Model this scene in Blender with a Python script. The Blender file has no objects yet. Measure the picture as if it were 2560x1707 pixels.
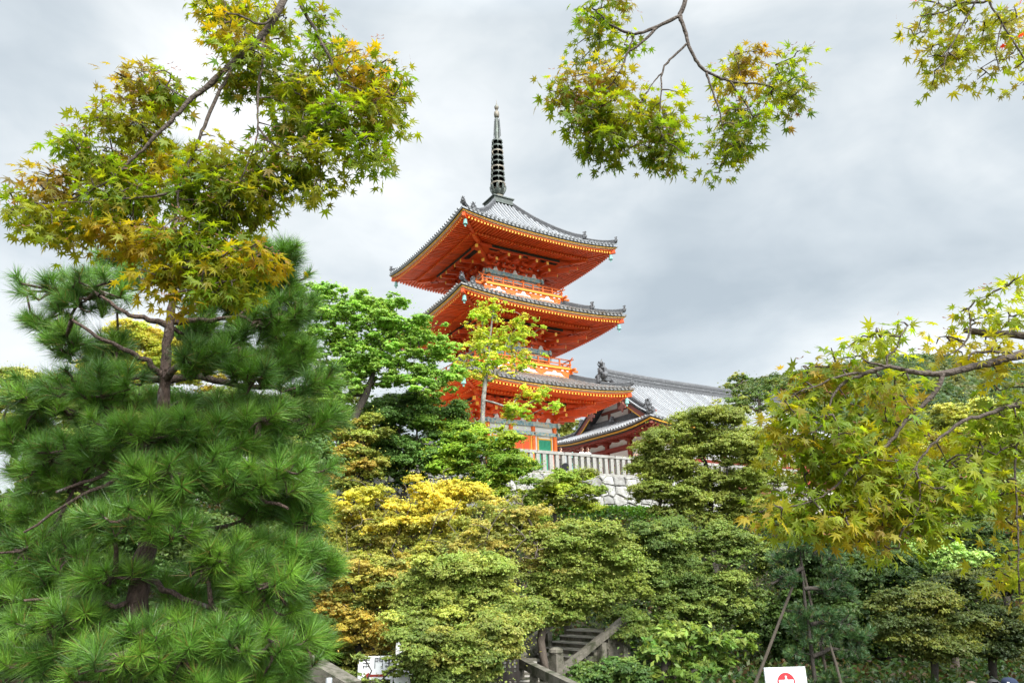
import bpy, math, random
import numpy as np
from mathutils import Vector, Matrix
R = math.radians
scene = bpy.context.scene
COL = scene.collection

# ------------------------------------------------------------------ camera
FPX, PITCH, ROLL = 1800.0, R(17.91), -0.0238
cam_d = bpy.data.cameras.new('camera')
cam = bpy.data.objects.new('camera', cam_d); COL.objects.link(cam)
cam_d.sensor_width = 36.0; cam_d.lens = FPX / 2560 * 36.0
cam_d.clip_start = 0.05; cam_d.clip_end = 3000
_c, _s = math.cos(ROLL), math.sin(ROLL)
_R0 = Vector((1, 0, 0)); _U0 = Vector((0, -math.sin(PITCH), math.cos(PITCH))); _F = Vector((0, math.cos(PITCH), math.sin(PITCH)))
_Rv = _c * _R0 + _s * _U0; _Uv = _c * _U0 - _s * _R0
cam.matrix_world = Matrix(((_Rv.x, _Uv.x, -_F.x, 0), (_Rv.y, _Uv.y, -_F.y, 0), (_Rv.z, _Uv.z, -_F.z, 0), (0, 0, 0, 1)))
scene.camera = cam

# ------------------------------------------------------------------ light
SUN_DIR = Vector((0.42, -0.78, 0.82)).normalized()      # towards the sun
world = bpy.data.worlds.new('World'); scene.world = world; world.use_nodes = True
def build_sky():
    nt = world.node_tree; N = nt.nodes; L = nt.links; N.clear()
    out = N.new('ShaderNodeOutputWorld'); bg = N.new('ShaderNodeBackground'); bg.inputs[1].default_value = 0.1
    sky = N.new('ShaderNodeTexSky'); sky.sky_type = 'NISHITA'; sky.sun_disc = False
    sky.sun_elevation = math.asin(SUN_DIR.z); sky.sun_rotation = math.atan2(SUN_DIR.x, SUN_DIR.y)
    tc = N.new('ShaderNodeTexCoord')
    def math_(op, a, b=None, clamp=False):
        n = N.new('ShaderNodeMath'); n.operation = op; n.use_clamp = clamp
        for i, v in enumerate((a, b)):
            if v is None: continue
            if isinstance(v, (int, float)): n.inputs[i].default_value = v
            else: L.new(v, n.inputs[i])
        return n.outputs[0]
    mp = N.new('ShaderNodeMapping'); mp.inputs['Scale'].default_value = (1.0, 1.0, 1.9); mp.inputs['Location'].default_value = (3.1, 0.4, 1.7)
    L.new(tc.outputs['Generated'], mp.inputs[0])
    n1 = N.new('ShaderNodeTexNoise'); n1.inputs['Scale'].default_value = 2.6; n1.inputs['Detail'].default_value = 5; n1.inputs['Roughness'].default_value = 0.5; n1.inputs['Distortion'].default_value = 0.35
    L.new(mp.outputs[0], n1.inputs['Vector'])
    n2 = N.new('ShaderNodeTexNoise'); n2.inputs['Scale'].default_value = 9.0; n2.inputs['Detail'].default_value = 4; n2.inputs['Roughness'].default_value = 0.55; n2.inputs['Distortion'].default_value = 0.6
    L.new(mp.outputs[0], n2.inputs['Vector'])
    v = math_('ADD', math_('MULTIPLY', n1.outputs[0], 0.95), -0.11)
    v = math_('ADD', v, math_('MULTIPLY', n2.outputs[0], 0.18))
    # large cloud banks and thin spots, by direction in the sky
    for (px, py, wid, amt) in SKY_BANKS:
        d = ray(px, py).normalized()
        dp = N.new('ShaderNodeVectorMath'); dp.operation = 'DOT_PRODUCT'; L.new(tc.outputs['Generated'], dp.inputs[0]); dp.inputs[1].default_value = d
        g = math_('POWER', math_('MAXIMUM', dp.outputs['Value'], 0.0), 1.0 / (wid * wid))
        v = math_('ADD', v, math_('MULTIPLY', g, amt))
    cr = N.new('ShaderNodeValToRGB'); L.new(v, cr.inputs[0])
    e = cr.color_ramp.elements
    e[0].position = 0.22; e[0].color = (0.45, 0.515, 0.565, 1)
    e[1].position = 0.72; e[1].color = (0.98, 1.0, 1.01, 1)
    m = e.new(0.40); m.color = (0.60, 0.66, 0.70, 1)
    m = e.new(0.52); m.color = (0.745, 0.79, 0.81, 1)
    # an overcast sky is brighter overhead; boost added out of view as fill light
    sep = N.new('ShaderNodeSeparateXYZ'); L.new(tc.outputs['Generated'], sep.inputs[0])
    up = math_('SUBTRACT', sep.outputs[2], 0.67); up = math_('MAXIMUM', up, 0.0)
    gain = math_('ADD', math_('MULTIPLY', up, ZENITH), SKY_GAIN)
    # glow lobe added round the sun, behind the camera, as soft front fill
    dp = N.new('ShaderNodeVectorMath'); dp.operation = 'DOT_PRODUCT'; L.new(tc.outputs['Generated'], dp.inputs[0]); dp.inputs[1].default_value = SUN_DIR
    gain = math_('ADD', gain, math_('MULTIPLY', math_('POWER', math_('MAXIMUM', dp.outputs['Value'], 0.0), 5.0), GLOW))
    mul = N.new('ShaderNodeVectorMath'); mul.operation = 'SCALE'; L.new(cr.outputs[0], mul.inputs[0]); L.new(gain, mul.inputs['Scale'])
    mix = N.new('ShaderNodeMix'); mix.data_type = 'RGBA'; mix.inputs[0].default_value = 0.94
    L.new(sky.outputs[0], mix.inputs[6]); L.new(mul.outputs[0], mix.inputs[7])
    L.new(mix.outputs[2], bg.inputs[0]); L.new(bg.outputs[0], out.inputs[0])
def ray(px, py):
    X, Y = px - 1280, py - 853.5
    X, Y = _c * X + _s * Y, -_s * X + _c * Y
    vx, vu = X / FPX, -Y / FPX
    v = Vector((vx, math.cos(PITCH) - vu * math.sin(PITCH), math.sin(PITCH) + vu * math.cos(PITCH)))
    return v / v.y
def at(px, py, d):
    """the point seen at that place of the photograph, d metres ahead"""
    return ray(px, py) * d
SKY_GAIN, ZENITH, GLOW = 4.3, 34.0, 33.0
SKY_BANKS = [(60, 500, 0.22, 0.12), (520, 230, 0.10, 0.10), (180, 150, 0.13, -0.12), (1080, 420, 0.12, 0.08), (830, 640, 0.11, -0.12),
             (2150, 640, 0.22, -0.05), (2450, 420, 0.15, -0.09), (1700, 820, 0.15, -0.20), (2030, 150, 0.20, 0.09), (2330, 780, 0.10, 0.13), (1560, 560, 0.14, 0.04), (640, 60, 0.2, .05)]
build_sky()
sun_d = bpy.data.lights.new('sun', 'SUN'); sun_d.energy = 1.5; sun_d.angle = R(12); sun_d.color = (1.0, 0.955, 0.88)
sun = bpy.data.objects.new('sun', sun_d); COL.objects.link(sun)
sun.rotation_euler = (-SUN_DIR).to_track_quat('-Z', 'Y').to_euler()
sun.location = (20, -20, 60)
vs = scene.view_settings; vs.view_transform = 'Standard'; vs.look = 'None'; vs.exposure = 1.45; vs.gamma = 1.0; vs.use_curve_mapping = False
scene.cycles.max_bounces = 8; scene.cycles.diffuse_bounces = 4; scene.cycles.transmission_bounces = 4; scene.cycles.transparent_max_bounces = 4

# ------------------------------------------------------------------ materials
def new_mat(name):
    m = bpy.data.materials.new(name); m.use_nodes = True
    nt = m.node_tree; nt.nodes.clear()
    o = nt.nodes.new('ShaderNodeOutputMaterial'); p = nt.nodes.new('ShaderNodeBsdfPrincipled')
    nt.links.new(p.outputs[0], o.inputs[0])
    return m, nt, p, o
def surf(name, col, rough=0.6, var=0.15, scale=3.0, col2=None, fac2=(0.5, 0.7), scale2=1.2, bump=0.0, bscale=20.0, spec=0.5, metal=0.0, stretch=(1, 1, 1), isl=0.0):
    """paint, stone, wood ...: a base colour with small variation, optional second colour in worn patches, optional bump"""
    m, nt, p, o = new_mat(name); N, L = nt.nodes, nt.links
    tc = N.new('ShaderNodeTexCoord'); mp = N.new('ShaderNodeMapping'); mp.inputs['Scale'].default_value = stretch
    L.new(tc.outputs['Object'], mp.inputs[0])
    n = N.new('ShaderNodeTexNoise'); n.inputs['Scale'].default_value = scale; n.inputs['Detail'].default_value = 6; n.inputs['Roughness'].default_value = 0.65
    L.new(mp.outputs[0], n.inputs['Vector'])
    mr = N.new('ShaderNodeMapRange'); mr.inputs['From Min'].default_value = 0.3; mr.inputs['From Max'].default_value = 0.7
    mr.inputs['To Min'].default_value = 1 - var; mr.inputs['To Max'].default_value = 1 + var
    L.new(n.outputs[0], mr.inputs[0])
    sc = N.new('ShaderNodeVectorMath'); sc.operation = 'SCALE'; sc.inputs[0].default_value = col[:3]; L.new(mr.outputs[0], sc.inputs['Scale'])
    res = sc.outputs[0]
    if isl:     # every stone, board or tile course has its own tone
        ge = N.new('ShaderNodeNewGeometry'); mi = N.new('ShaderNodeMapRange'); mi.inputs['To Min'].default_value = 1 - isl; mi.inputs['To Max'].default_value = 1 + isl * .8
        L.new(ge.outputs['Random Per Island'], mi.inputs[0]); s2 = N.new('ShaderNodeVectorMath'); s2.operation = 'SCALE'; L.new(res, s2.inputs[0]); L.new(mi.outputs[0], s2.inputs['Scale']); res = s2.outputs[0]
    if col2:
        n2 = N.new('ShaderNodeTexNoise'); n2.inputs['Scale'].default_value = scale2; n2.inputs['Detail'].default_value = 8; n2.inputs['Roughness'].default_value = 0.7
        L.new(mp.outputs[0], n2.inputs['Vector'])
        m2 = N.new('ShaderNodeMapRange'); m2.inputs['From Min'].default_value = fac2[0]; m2.inputs['From Max'].default_value = fac2[1]; L.new(n2.outputs[0], m2.inputs[0])
        mx = N.new('ShaderNodeMix'); mx.data_type = 'RGBA'; L.new(m2.outputs[0], mx.inputs[0]); L.new(res, mx.inputs[6]); mx.inputs[7].default_value = (*col2, 1)
        res = mx.outputs[2]
    L.new(res, p.inputs['Base Color'])
    p.inputs['Roughness'].default_value = rough; p.inputs['Metallic'].default_value = metal; p.inputs['Specular IOR Level'].default_value = spec
    if bump:
        nb = N.new('ShaderNodeTexNoise'); nb.inputs['Scale'].default_value = bscale; nb.inputs['Detail'].default_value = 5
        L.new(mp.outputs[0], nb.inputs['Vector'])
        b = N.new('ShaderNodeBump'); b.inputs['Strength'].default_value = bump; b.inputs['Distance'].default_value = 0.05
        L.new(nb.outputs[0], b.inputs['Height']); L.new(b.outputs[0], p.inputs['Normal'])
    return m
def leaf_mat(name, trans=0.42, rough=0.5, tint=(1.25, 1.15, 0.6), spec=0.35):
    """leaf: its colour comes from the mesh, light also passes through it"""
    m, nt, p, o = new_mat(name); N, L = nt.nodes, nt.links
    a = N.new('ShaderNodeAttribute'); a.attribute_name = 'tint'
    L.new(a.outputs['Color'], p.inputs['Base Color']); p.inputs['Roughness'].default_value = rough; p.inputs['Specular IOR Level'].default_value = spec
    t = N.new('ShaderNodeBsdfTranslucent')
    mu = N.new('ShaderNodeVectorMath'); mu.operation = 'MULTIPLY'; mu.inputs[1].default_value = tint; L.new(a.outputs['Color'], mu.inputs[0]); L.new(mu.outputs[0], t.inputs[0])
    mx = N.new('ShaderNodeMixShader'); mx.inputs[0].default_value = trans
    L.new(p.outputs[0], mx.inputs[1]); L.new(t.outputs[0], mx.inputs[2]); L.new(mx.outputs[0], o.inputs[0])
    return m
M = {}
M['vermilion'] = surf('vermilion_paint', (0.68, 0.080, 0.010), 0.55, 0.12, 2.0, (0.50, 0.11, 0.04), (0.50, 0.78), 1.6, isl=.12)
M['vermilion_deep'] = surf('vermilion_rafter', (0.82, 0.112, 0.012), 0.55, 0.15, 3.0, (0.62, 0.085, 0.018), (0.52, 0.75), 1.5, isl=.16)
M['orange'] = surf('orange_paint', (0.76, 0.15, 0.012), 0.55, 0.10, 2.0, (0.60, 0.20, 0.06), (0.55, 0.8), 1.8)
M['salmon'] = surf('salmon_weathered_paint', (0.80, 0.25, 0.09), 0.6, 0.08, 2.5)
M['gold'] = surf('yellow_ochre_paint', (0.78, 0.40, 0.035), 0.45, 0.08, 2.0)
M['tan'] = surf('bare_tan_board', (0.50, 0.36, 0.27), 0.7, 0.1, 2.0)
M['white'] = surf('white_plaster', (0.80, 0.79, 0.76), 0.75, 0.04, 1.5)
M['black'] = surf('black_lacquer_and_shadow', (0.018, 0.018, 0.02), 0.5, 0.2, 3.0)  # lacquer black, also used for the painted shadow line under the eave tiles
M['darkgreen'] = surf('dark_green_lattice', (0.03, 0.045, 0.035), 0.6, 0.3, 8.0, (0.005, 0.02, 0.012), (0.45, 0.55), 6.0, stretch=(1, 1, 6))
M['green'] = surf('green_shutter', (0.02, 0.30, 0.16), 0.5, 0.15, 5.0)
M['tile'] = surf('grey_roof_tile', (0.27, 0.275, 0.285), 0.38, 0.38, 9.0, (0.15, 0.14, 0.13), (0.55, 0.8), 1.2, 0.15, 30.0, spec=0.7, isl=.22)
M['tile_old'] = surf('lichened_roof_tile', (0.22, 0.215, 0.21), 0.42, 0.4, 9.0, (0.16, 0.13, 0.10), (0.45, 0.65), 1.2, 0.2, 30.0, spec=0.6, isl=.25)
M['tile_bed'] = surf('tile_bed_shadow_grey', (0.10, 0.10, 0.105), 0.5, 0.3, 3.0)
M['tile_dark'] = surf('dark_ridge_tile', (0.085, 0.085, 0.09), 0.45, 0.3, 4.0, (0.22, 0.22, 0.22), (0.55, 0.7), 5.0, 0.3, 25.0)
M['bronze'] = surf('aged_bronze', (0.075, 0.085, 0.075), 0.5, 0.3, 6.0, (0.15, 0.19, 0.16), (0.5, 0.75), 3.0, metal=0.35)
M['bronze_brown'] = surf('brown_bronze', (0.20, 0.17, 0.13), 0.55, 0.3, 6.0, (0.12, 0.15, 0.13), (0.5, 0.7), 4.0, metal=0.25)
M['verdigris'] = surf('verdigris', (0.20, 0.42, 0.38), 0.55, 0.2, 6.0)
M['stone'] = surf('pale_granite', (0.31, 0.295, 0.27), 0.85, 0.2, 5.0, (0.15, 0.13, 0.11), (0.48, 0.68), 1.4, 0.4, 25.0, isl=.22)
M['stone_wall'] = surf('wall_stone', (0.31, 0.30, 0.28), 0.88, 0.3, 2.0, (0.13, 0.115, 0.105), (0.46, 0.60), 0.45, 0.7, 14.0, isl=.38)
M['stone_dark'] = surf('shaded_mossy_stair_stone', (0.13, 0.115, 0.09), 0.9, 0.3, 4.0, (0.035, 0.038, 0.016), (0.46, 0.62), 2.5, 0.5, 20.0)  # base tone lowered to carry the shadow over the stairs; patches are moss
M['tread'] = surf('pale_stair_nosing', (0.42, 0.39, 0.35), 0.85, 0.15, 4.0)  # paler strip along the front edge of each step
M['hall_red'] = surf('hall_bengara_red', (0.26, 0.035, 0.020), 0.6, 0.15, 2.0)
M['hall_brown'] = surf('hall_red_brown_board', (0.24, 0.075, 0.055), 0.65, 0.15, 2.0)
M['bark'] = surf('grey_brown_bark', (0.12, 0.095, 0.075), 0.9, 0.35, 10.0, (0.25, 0.23, 0.20), (0.58, 0.72), 5.0, 0.8, 30.0, stretch=(1, 1, 0.35))
M['bark_dark'] = surf('dark_bark', (0.045, 0.036, 0.028), 0.9, 0.35, 10.0, (0.10, 0.10, 0.08), (0.6, 0.75), 5.0, 0.6, 30.0, stretch=(1, 1, 0.4))
M['bark_pale'] = surf('pale_mottled_bark', (0.30, 0.28, 0.25), 0.85, 0.3, 6.0, (0.12, 0.11, 0.10), (0.45, 0.6), 4.0, 0.4, 20.0)
M['bark_maple'] = surf('maple_branch_bark', (0.075, 0.055, 0.042), 0.8, 0.3, 25.0, (0.15, 0.125, 0.10), (0.55, 0.75), 12.0, 0.5, 60.0)
M['pine_bark'] = surf('pine_bark', (0.10, 0.065, 0.050), 0.92, 0.4, 30.0, (0.30, 0.28, 0.25), (0.60, 0.68), 14.0, 1.0, 45.0, stretch=(1, 1, 0.4))
M['leaf'] = leaf_mat('tree_leaf', 0.45)
M['leaf_maple'] = leaf_mat('maple_leaf', 0.62, 0.45, (1.30, 1.30, 0.40), 0.4)
M['needle'] = leaf_mat('pine_needle', 0.14, 0.38, (1.1, 1.15, 0.6), 0.5)
M['ground'] = surf('leaf_litter_soil', (0.045, 0.032, 0.020), 0.95, 0.4, 3.0, (0.025, 0.038, 0.012), (0.42, 0.6), 0.9, 0.6, 8.0)
M['terrace'] = surf('terrace_gravel', (0.42, 0.39, 0.34), 0.95, 0.15, 6.0)
M['paving'] = surf('grey_paving', (0.24, 0.225, 0.21), 0.9, 0.2, 3.0, (0.12, 0.11, 0.10), (0.5, 0.7), 1.0)
M['hill'] = surf('forest_floor', (0.035, 0.05, 0.02), 0.95, 0.3, 0.05)
M['sign_white'] = surf('sign_white_plate', (0.74, 0.76, 0.78), 0.35, 0.02, 4.0)
M['sign_red'] = surf('sign_red', (0.34, 0.003, 0.010), 0.4, 0.03, 4.0)
M['sign_grey'] = surf('sign_grey_figure', (0.42, 0.46, 0.48), 0.4, 0.03, 4.0)
M['steel'] = surf('galvanised_steel', (0.45, 0.46, 0.47), 0.4, 0.1, 8.0, metal=0.6)
M['board_white'] = surf('notice_white', (0.80, 0.80, 0.80), 0.5, 0.03, 2.0)
M['ink'] = surf('black_ink', (0.03, 0.03, 0.035), 0.5, 0.1, 4.0)
M['board_red'] = surf('arrow_red', (0.26, 0.025, 0.015), 0.5, 0.1, 4.0)
M['yellow'] = surf('yellow_border', (0.80, 0.50, 0.02), 0.5, 0.05, 4.0)
M['darkwood'] = surf('dark_stained_timber', (0.022, 0.016, 0.013), 0.65, 0.3, 6.0, stretch=(1, 1, 0.2))
M['pole'] = surf('weathered_log_pole', (0.07, 0.055, 0.04), 0.85, 0.3, 8.0, stretch=(1, 1, 0.2))
M['skin'] = surf('skin', (0.62, 0.38, 0.28), 0.5, 0.05, 10.0)
M['hair_brown'] = surf('brown_hair', (0.11, 0.045, 0.028), 0.45, 0.3, 30.0)
M['hair_black'] = surf('black_hair', (0.014, 0.012, 0.011), 0.4, 0.3, 30.0)
M['hair_grey'] = surf('greying_brown_hair', (0.13, 0.095, 0.075), 0.5, 0.3, 30.0)
M['navy'] = surf('navy_cotton', (0.008, 0.016, 0.045), 0.85, 0.2, 30.0)
M['cloth_white'] = surf('white_cotton', (0.80, 0.79, 0.78), 0.85, 0.05, 10.0)
M['cloth_blue'] = surf('pale_blue_cotton', (0.42, 0.56, 0.62), 0.85, 0.08, 10.0)
M['cloth_pink'] = surf('pale_pink_cotton', (0.72, 0.50, 0.44), 0.85, 0.08, 10.0)
M['cloth_dark'] = surf('charcoal_cotton', (0.05, 0.05, 0.06), 0.85, 0.1, 10.0)
def frieze_mat():
    m, nt, p, o = new_mat('painted_frieze'); N, L = nt.nodes, nt.links
    tc = N.new('ShaderNodeTexCoord')
    v = N.new('ShaderNodeTexVoronoi'); v.inputs['Scale'].default_value = 7.0; L.new(tc.outputs['Object'], v.inputs['Vector'])
    cr = N.new('ShaderNodeValToRGB'); L.new(v.outputs['Color'], cr.inputs[0]); cr.color_ramp.interpolation = 'CONSTANT'
    e = cr.color_ramp.elements; e[0].color = (0.24, 0.40, 0.40, 1); e[1].position = 0.36; e[1].color = (0.42, 0.47, 0.42, 1)
    for pos, c in ((0.55, (0.14, 0.28, 0.34, 1)), (0.72, (0.50, 0.44, 0.28, 1)), (0.83, (0.30, 0.45, 0.40, 1))):
        x = e.new(pos); x.color = c
    L.new(cr.outputs[0], p.inputs['Base Color']); p.inputs['Roughness'].default_value = 0.6
    return m
M['frieze'] = frieze_mat()

# ------------------------------------------------------------------ mesh helpers
def tag(o, label=None, cat=None, group=None, kind=None):
    if label: o['label'] = label
    if cat: o['category'] = cat
    if group: o['group'] = group
    if kind: o['kind'] = kind
    return o
def empty(name, loc, rz=0.0):
    o = bpy.data.objects.new(name, None); COL.objects.link(o); o.location = loc; o.rotation_euler = (0, 0, rz); o.empty_display_size = 0.2
    return o
class MB:
    def __init__(self): self.v = []; self.f = []; self.m = []
    def add(self, vs, fs, mi=0):
        b = len(self.v); self.v.extend([tuple(q) for q in vs]); self.f.extend([tuple(b + i for i in q) for q in fs]); self.m.extend([mi] * len(fs))
        return self
    def box(self, c, s, ax=None, mi=0, top=1.0, end=None):
        """box at c, full size s, along axes ax; top tapers the upper face; end = material of its -y end face"""
        c = Vector(c); a = ax or (Vector((1, 0, 0)), Vector((0, 1, 0)), Vector((0, 0, 1)))
        vs = []
        for z in (-1, 1):
            k = top if z > 0 else 1.0
            for x, y in ((-1, -1), (1, -1), (1, 1), (-1, 1)):
                vs.append(c + a[0] * (x * s[0] / 2 * k) + a[1] * (y * s[1] / 2 * k) + a[2] * (z * s[2] / 2))
        self.add(vs, [(3, 2, 1, 0), (4, 5, 6, 7), (1, 2, 6, 5), (2, 3, 7, 6), (3, 0, 4, 7)], mi)
        self.add([vs[0], vs[1], vs[5], vs[4]], [(0, 1, 2, 3)], mi if end is None else end)
        return self
    def bar(self, p, q, w, h, mi=0, end=None, up=Vector((0, 0, 1))):
        """square bar from p to q; end colours the face at q"""
        p, q = Vector(p), Vector(q); d = q - p; l = d.length; d.normalize(); s = d.cross(up)
        if s.length < 1e-5: s = Vector((1, 0, 0))
        s.normalize(); u = s.cross(d)
        vs = [p + s * (x * w / 2) + u * (y * h / 2) for x, y in ((-1, -1), (1, -1), (1, 1), (-1, 1))] + [q + s * (x * w / 2) + u * (y * h / 2) for x, y in ((-1, -1), (1, -1), (1, 1), (-1, 1))]
        self.add(vs, [(3, 2, 1, 0), (0, 1, 5, 4), (1, 2, 6, 5), (2, 3, 7, 6), (3, 0, 4, 7)], mi)
        self.add(vs[4:], [(0, 1, 2, 3)], mi if end is None else end)
        return self
    def prism(self, poly, o, u, v, n, depth, mi=0):
        """polygon poly (2d) in plane o+u,v, extruded by depth along n"""
        o, u, v, n = Vector(o), Vector(u), Vector(v), Vector(n); k = len(poly)
        a = [o + u * x + v * y for x, y in poly]; b = [q + n * depth for q in a]
        self.add(a + b, [tuple(range(k - 1, -1, -1)), tuple(range(k, 2 * k))] + [(i, (i + 1) % k, k + (i + 1) % k, k + i) for i in range(k)], mi)
        return self
    def tube(self, pts, rad, n=6, mi=0, cap=True):
        pts = [Vector(q) for q in pts]
        if not hasattr(rad, '__len__'): rad = [rad] * len(pts)
        vs = []; pu = None
        for i, q in enumerate(pts):
            d = (pts[min(i + 1, len(pts) - 1)] - pts[max(i - 1, 0)])
            if d.length < 1e-9: d = Vector((0, 0, 1))
            d.normalize()
            if pu is None: pu = d.orthogonal().normalized()
            s = pu - d * pu.dot(d)
            if s.length < 1e-6: s = d.orthogonal()
            s.normalize(); pu = s; t = d.cross(s)
            for j in range(n):
                a = 2 * math.pi * j / n; vs.append(q + (s * math.cos(a) + t * math.sin(a)) * rad[i])
        fs = [(i * n + j, i * n + (j + 1) % n, (i + 1) * n + (j + 1) % n, (i + 1) * n + j) for i in range(len(pts) - 1) for j in range(n)]
        if cap: fs += [tuple(range(n - 1, -1, -1)), tuple(range((len(pts) - 1) * n, len(pts) * n))]
        return self.add(vs, fs, mi)
    def lathe(self, prof, c=(0, 0, 0), n=16, mi=0):
        c = Vector(c); vs = []
        for r, z in prof:
            for j in range(n):
                a = 2 * math.pi * j / n; vs.append(c + Vector((r * math.cos(a), r * math.sin(a), z)))
        fs = [(i * n + j, i * n + (j + 1) % n, (i + 1) * n + (j + 1) % n, (i + 1) * n + j) for i in range(len(prof) - 1) for j in range(n)]
        fs += [tuple(range(n - 1, -1, -1)), tuple(range((len(prof) - 1) * n, len(prof) * n))]
        return self.add(vs, fs, mi)
    def ball(self, c, r, n=10, mi=0):
        r = r if hasattr(r, '__len__') else (r, r, r); k = n // 2 + 1; c = Vector(c); vs = []
        for i in range(1, k):
            th = math.pi * i / k
            for j in range(n):
                a = 2 * math.pi * j / n; vs.append(c + Vector((r[0] * math.sin(th) * math.cos(a), r[1] * math.sin(th) * math.sin(a), r[2] * math.cos(th))))
        vs += [c + Vector((0, 0, r[2])), c - Vector((0, 0, r[2]))]; t = len(vs) - 2
        fs = [(i * n + j, (i + 1) * n + j, (i + 1) * n + (j + 1) % n, i * n + (j + 1) % n) for i in range(k - 2) for j in range(n)]
        fs += [(t, j, (j + 1) % n) for j in range(n)] + [(t + 1, (k - 2) * n + (j + 1) % n, (k - 2) * n + j) for j in range(n)]
        return self.add(vs, fs, mi)
    def build(self, name, mats, parent=None, off=(0, 0, 0), smooth=False):
        me = bpy.data.meshes.new(name); o_ = Vector(off)
        me.from_pydata([(q[0] - o_.x, q[1] - o_.y, q[2] - o_.z) for q in self.v], [], self.f)
        mats = mats if isinstance(mats, (list, tuple)) else [mats]
        for k in mats: me.materials.append(M[k] if isinstance(k, str) else k)
        me.polygons.foreach_set('material_index', self.m)
        if smooth: me.polygons.foreach_set('use_smooth', [True] * len(self.f))
        me.update()
        ob = bpy.data.objects.new(name, me); COL.objects.link(ob)
        if parent: ob.parent = parent
        return ob
def bulk(name, verts, k, mat, tint=None, parent=None, off=(0, 0, 0)):
    """many equal k-gons from an (n*k, 3) array, one tint per polygon"""
    verts = np.asarray(verts, np.float32) - np.asarray(off, np.float32); n = len(verts) // k
    me = bpy.data.meshes.new(name)
    me.vertices.add(n * k); me.vertices.foreach_set('co', verts.ravel())
    me.loops.add(n * k); me.loops.foreach_set('vertex_index', np.arange(n * k, dtype=np.int32))
    me.polygons.add(n); me.polygons.foreach_set('loop_start', np.arange(0, n * k, k, dtype=np.int32))
    me.update(calc_edges=True)
    if tint is not None:
        a = me.attributes.new('tint', 'FLOAT_COLOR', 'FACE')
        a.data.foreach_set('color', np.concatenate([np.asarray(tint, np.float32), np.ones((n, 1), np.float32)], 1).ravel())
    me.materials.append(M[mat])
    ob = bpy.data.objects.new(name, me); COL.objects.link(ob)
    if parent: ob.parent = parent
    return ob
# ------------------------------------------------------------------ pagoda
TH = 0.541
PB = Vector((-0.907, 56.0, 6.15))        # centre of the pagoda at terrace level
E_R = Vector((math.cos(TH), math.sin(TH), 0)); E_B = Vector((-math.sin(TH), math.cos(TH), 0))
def side(k):
    """local point from (t along the side, r outwards, z above sea level) for side k; side 0 faces the front right"""
    a = k * math.pi / 2; ca, sa = math.cos(a), math.sin(a)
    def f(t, r, z): return Vector((t * ca + r * sa, t * sa - r * ca, z - PB.z))
    return f
def axes(k):
    f = side(k); o = f(0, 0, PB.z); return (f(1, 0, PB.z) - o, f(0, 1, PB.z) - o, Vector((0, 0, 1)))
def lathe_ring(mb, f, r0, r1, z0, z1, lift, w, n=24, mi=0):
    """mitred moulding along one eave, section r0..r1 by z0..z1, following the upturned eave line"""
    vs = []
    for i in range(n + 1):
        q = -1 + 2 * i / n; L = lift * abs(q) ** 2.6
        for r, z in ((r0, z0), (r1, z0), (r1, z1), (r0, z1)): vs.append(f(q * r, r, z + L))
    fs = [(i * 4 + j, i * 4 + (j + 1) % 4, i * 4 + 4 + (j + 1) % 4, i * 4 + 4 + j) for i in range(n) for j in range(4)]
    mb.add(vs, fs, mi)
def oni(mb, o, out, h, mi=0):
    """demon-face end tile: a shouldered plate with horned knobs and round tile ends"""
    out = Vector((out.x, out.y, 0)).normalized(); s = Vector((-out.y, out.x, 0)); z = Vector((0, 0, 1)); o = Vector(o)
    poly = [(-.42, 0), (.42, 0), (.46, .25), (.34, .42), (.36, .62), (.22, .78), (.12, 1.0), (-.12, 1.0), (-.22, .78), (-.36, .62), (-.34, .42), (-.46, .25)]
    mb.prism([(x * h, y * h) for x, y in poly], o, s, z, -out, .22 * h, mi)
    mb.ball(o + out * .05 * h + z * .45 * h, (.22 * h, .22 * h, .24 * h), 8, mi)
    for sx in (-1, 1):
        mb.ball(o + s * sx * .2 * h + z * .66 * h + out * .05 * h, .1 * h, 6, mi)
        mb.ball(o + s * sx * .3 * h + z * .22 * h + out * .05 * h, .13 * h, 6, mi)
        mb.tube([o + s * sx * .2 * h + z * .85 * h, o + s * sx * .3 * h + z * 1.08 * h + out * .08 * h], [.06 * h, .02 * h], 5, mi)
    mb.tube([o + z * 1.02 * h - out * .3 * h, o + z * 1.06 * h + out * .18 * h], .10 * h, 8, mi)
def ridge_sweep(mb, pts, w, h, mi=0, rounds=True):
    """tile ridge: stacked courses with a round capping along pts (which lie on the roof)"""
    pts = [Vector(q) for q in pts]; vs = []; n = len(pts)
    prof = [(-.5, -.15), (-.5, .3), (-.58, .3), (-.58, .36), (-.42, .36), (-.42, .62), (-.5, .62), (-.5, .68), (-.3, .68), (-.3, .86), (-.17, 1.0), (.17, 1.0), (.3, .86), (.3, .68), (.5, .68), (.5, .62), (.42, .62), (.42, .36), (.58, .36), (.58, .3), (.5, .3), (.5, -.15)]
    k = len(prof)
    for i, q in enumerate(pts):
        d = pts[min(i + 1, n - 1)] - pts[max(i - 1, 0)]; s = Vector((d.y, -d.x, 0)).normalized()
        for x, y in prof: vs.append(q + s * (x * w) + Vector((0, 0, y * h)))
    fs = [(i * k + j, i * k + (j + 1) % k, (i + 1) * k + (j + 1) % k, (i + 1) * k + j) for i in range(n - 1) for j in range(k)]
    fs += [tuple(range(k - 1, -1, -1)), tuple(range((n - 1) * k, n * k))]
    mb.add(vs, fs, mi)
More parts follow.
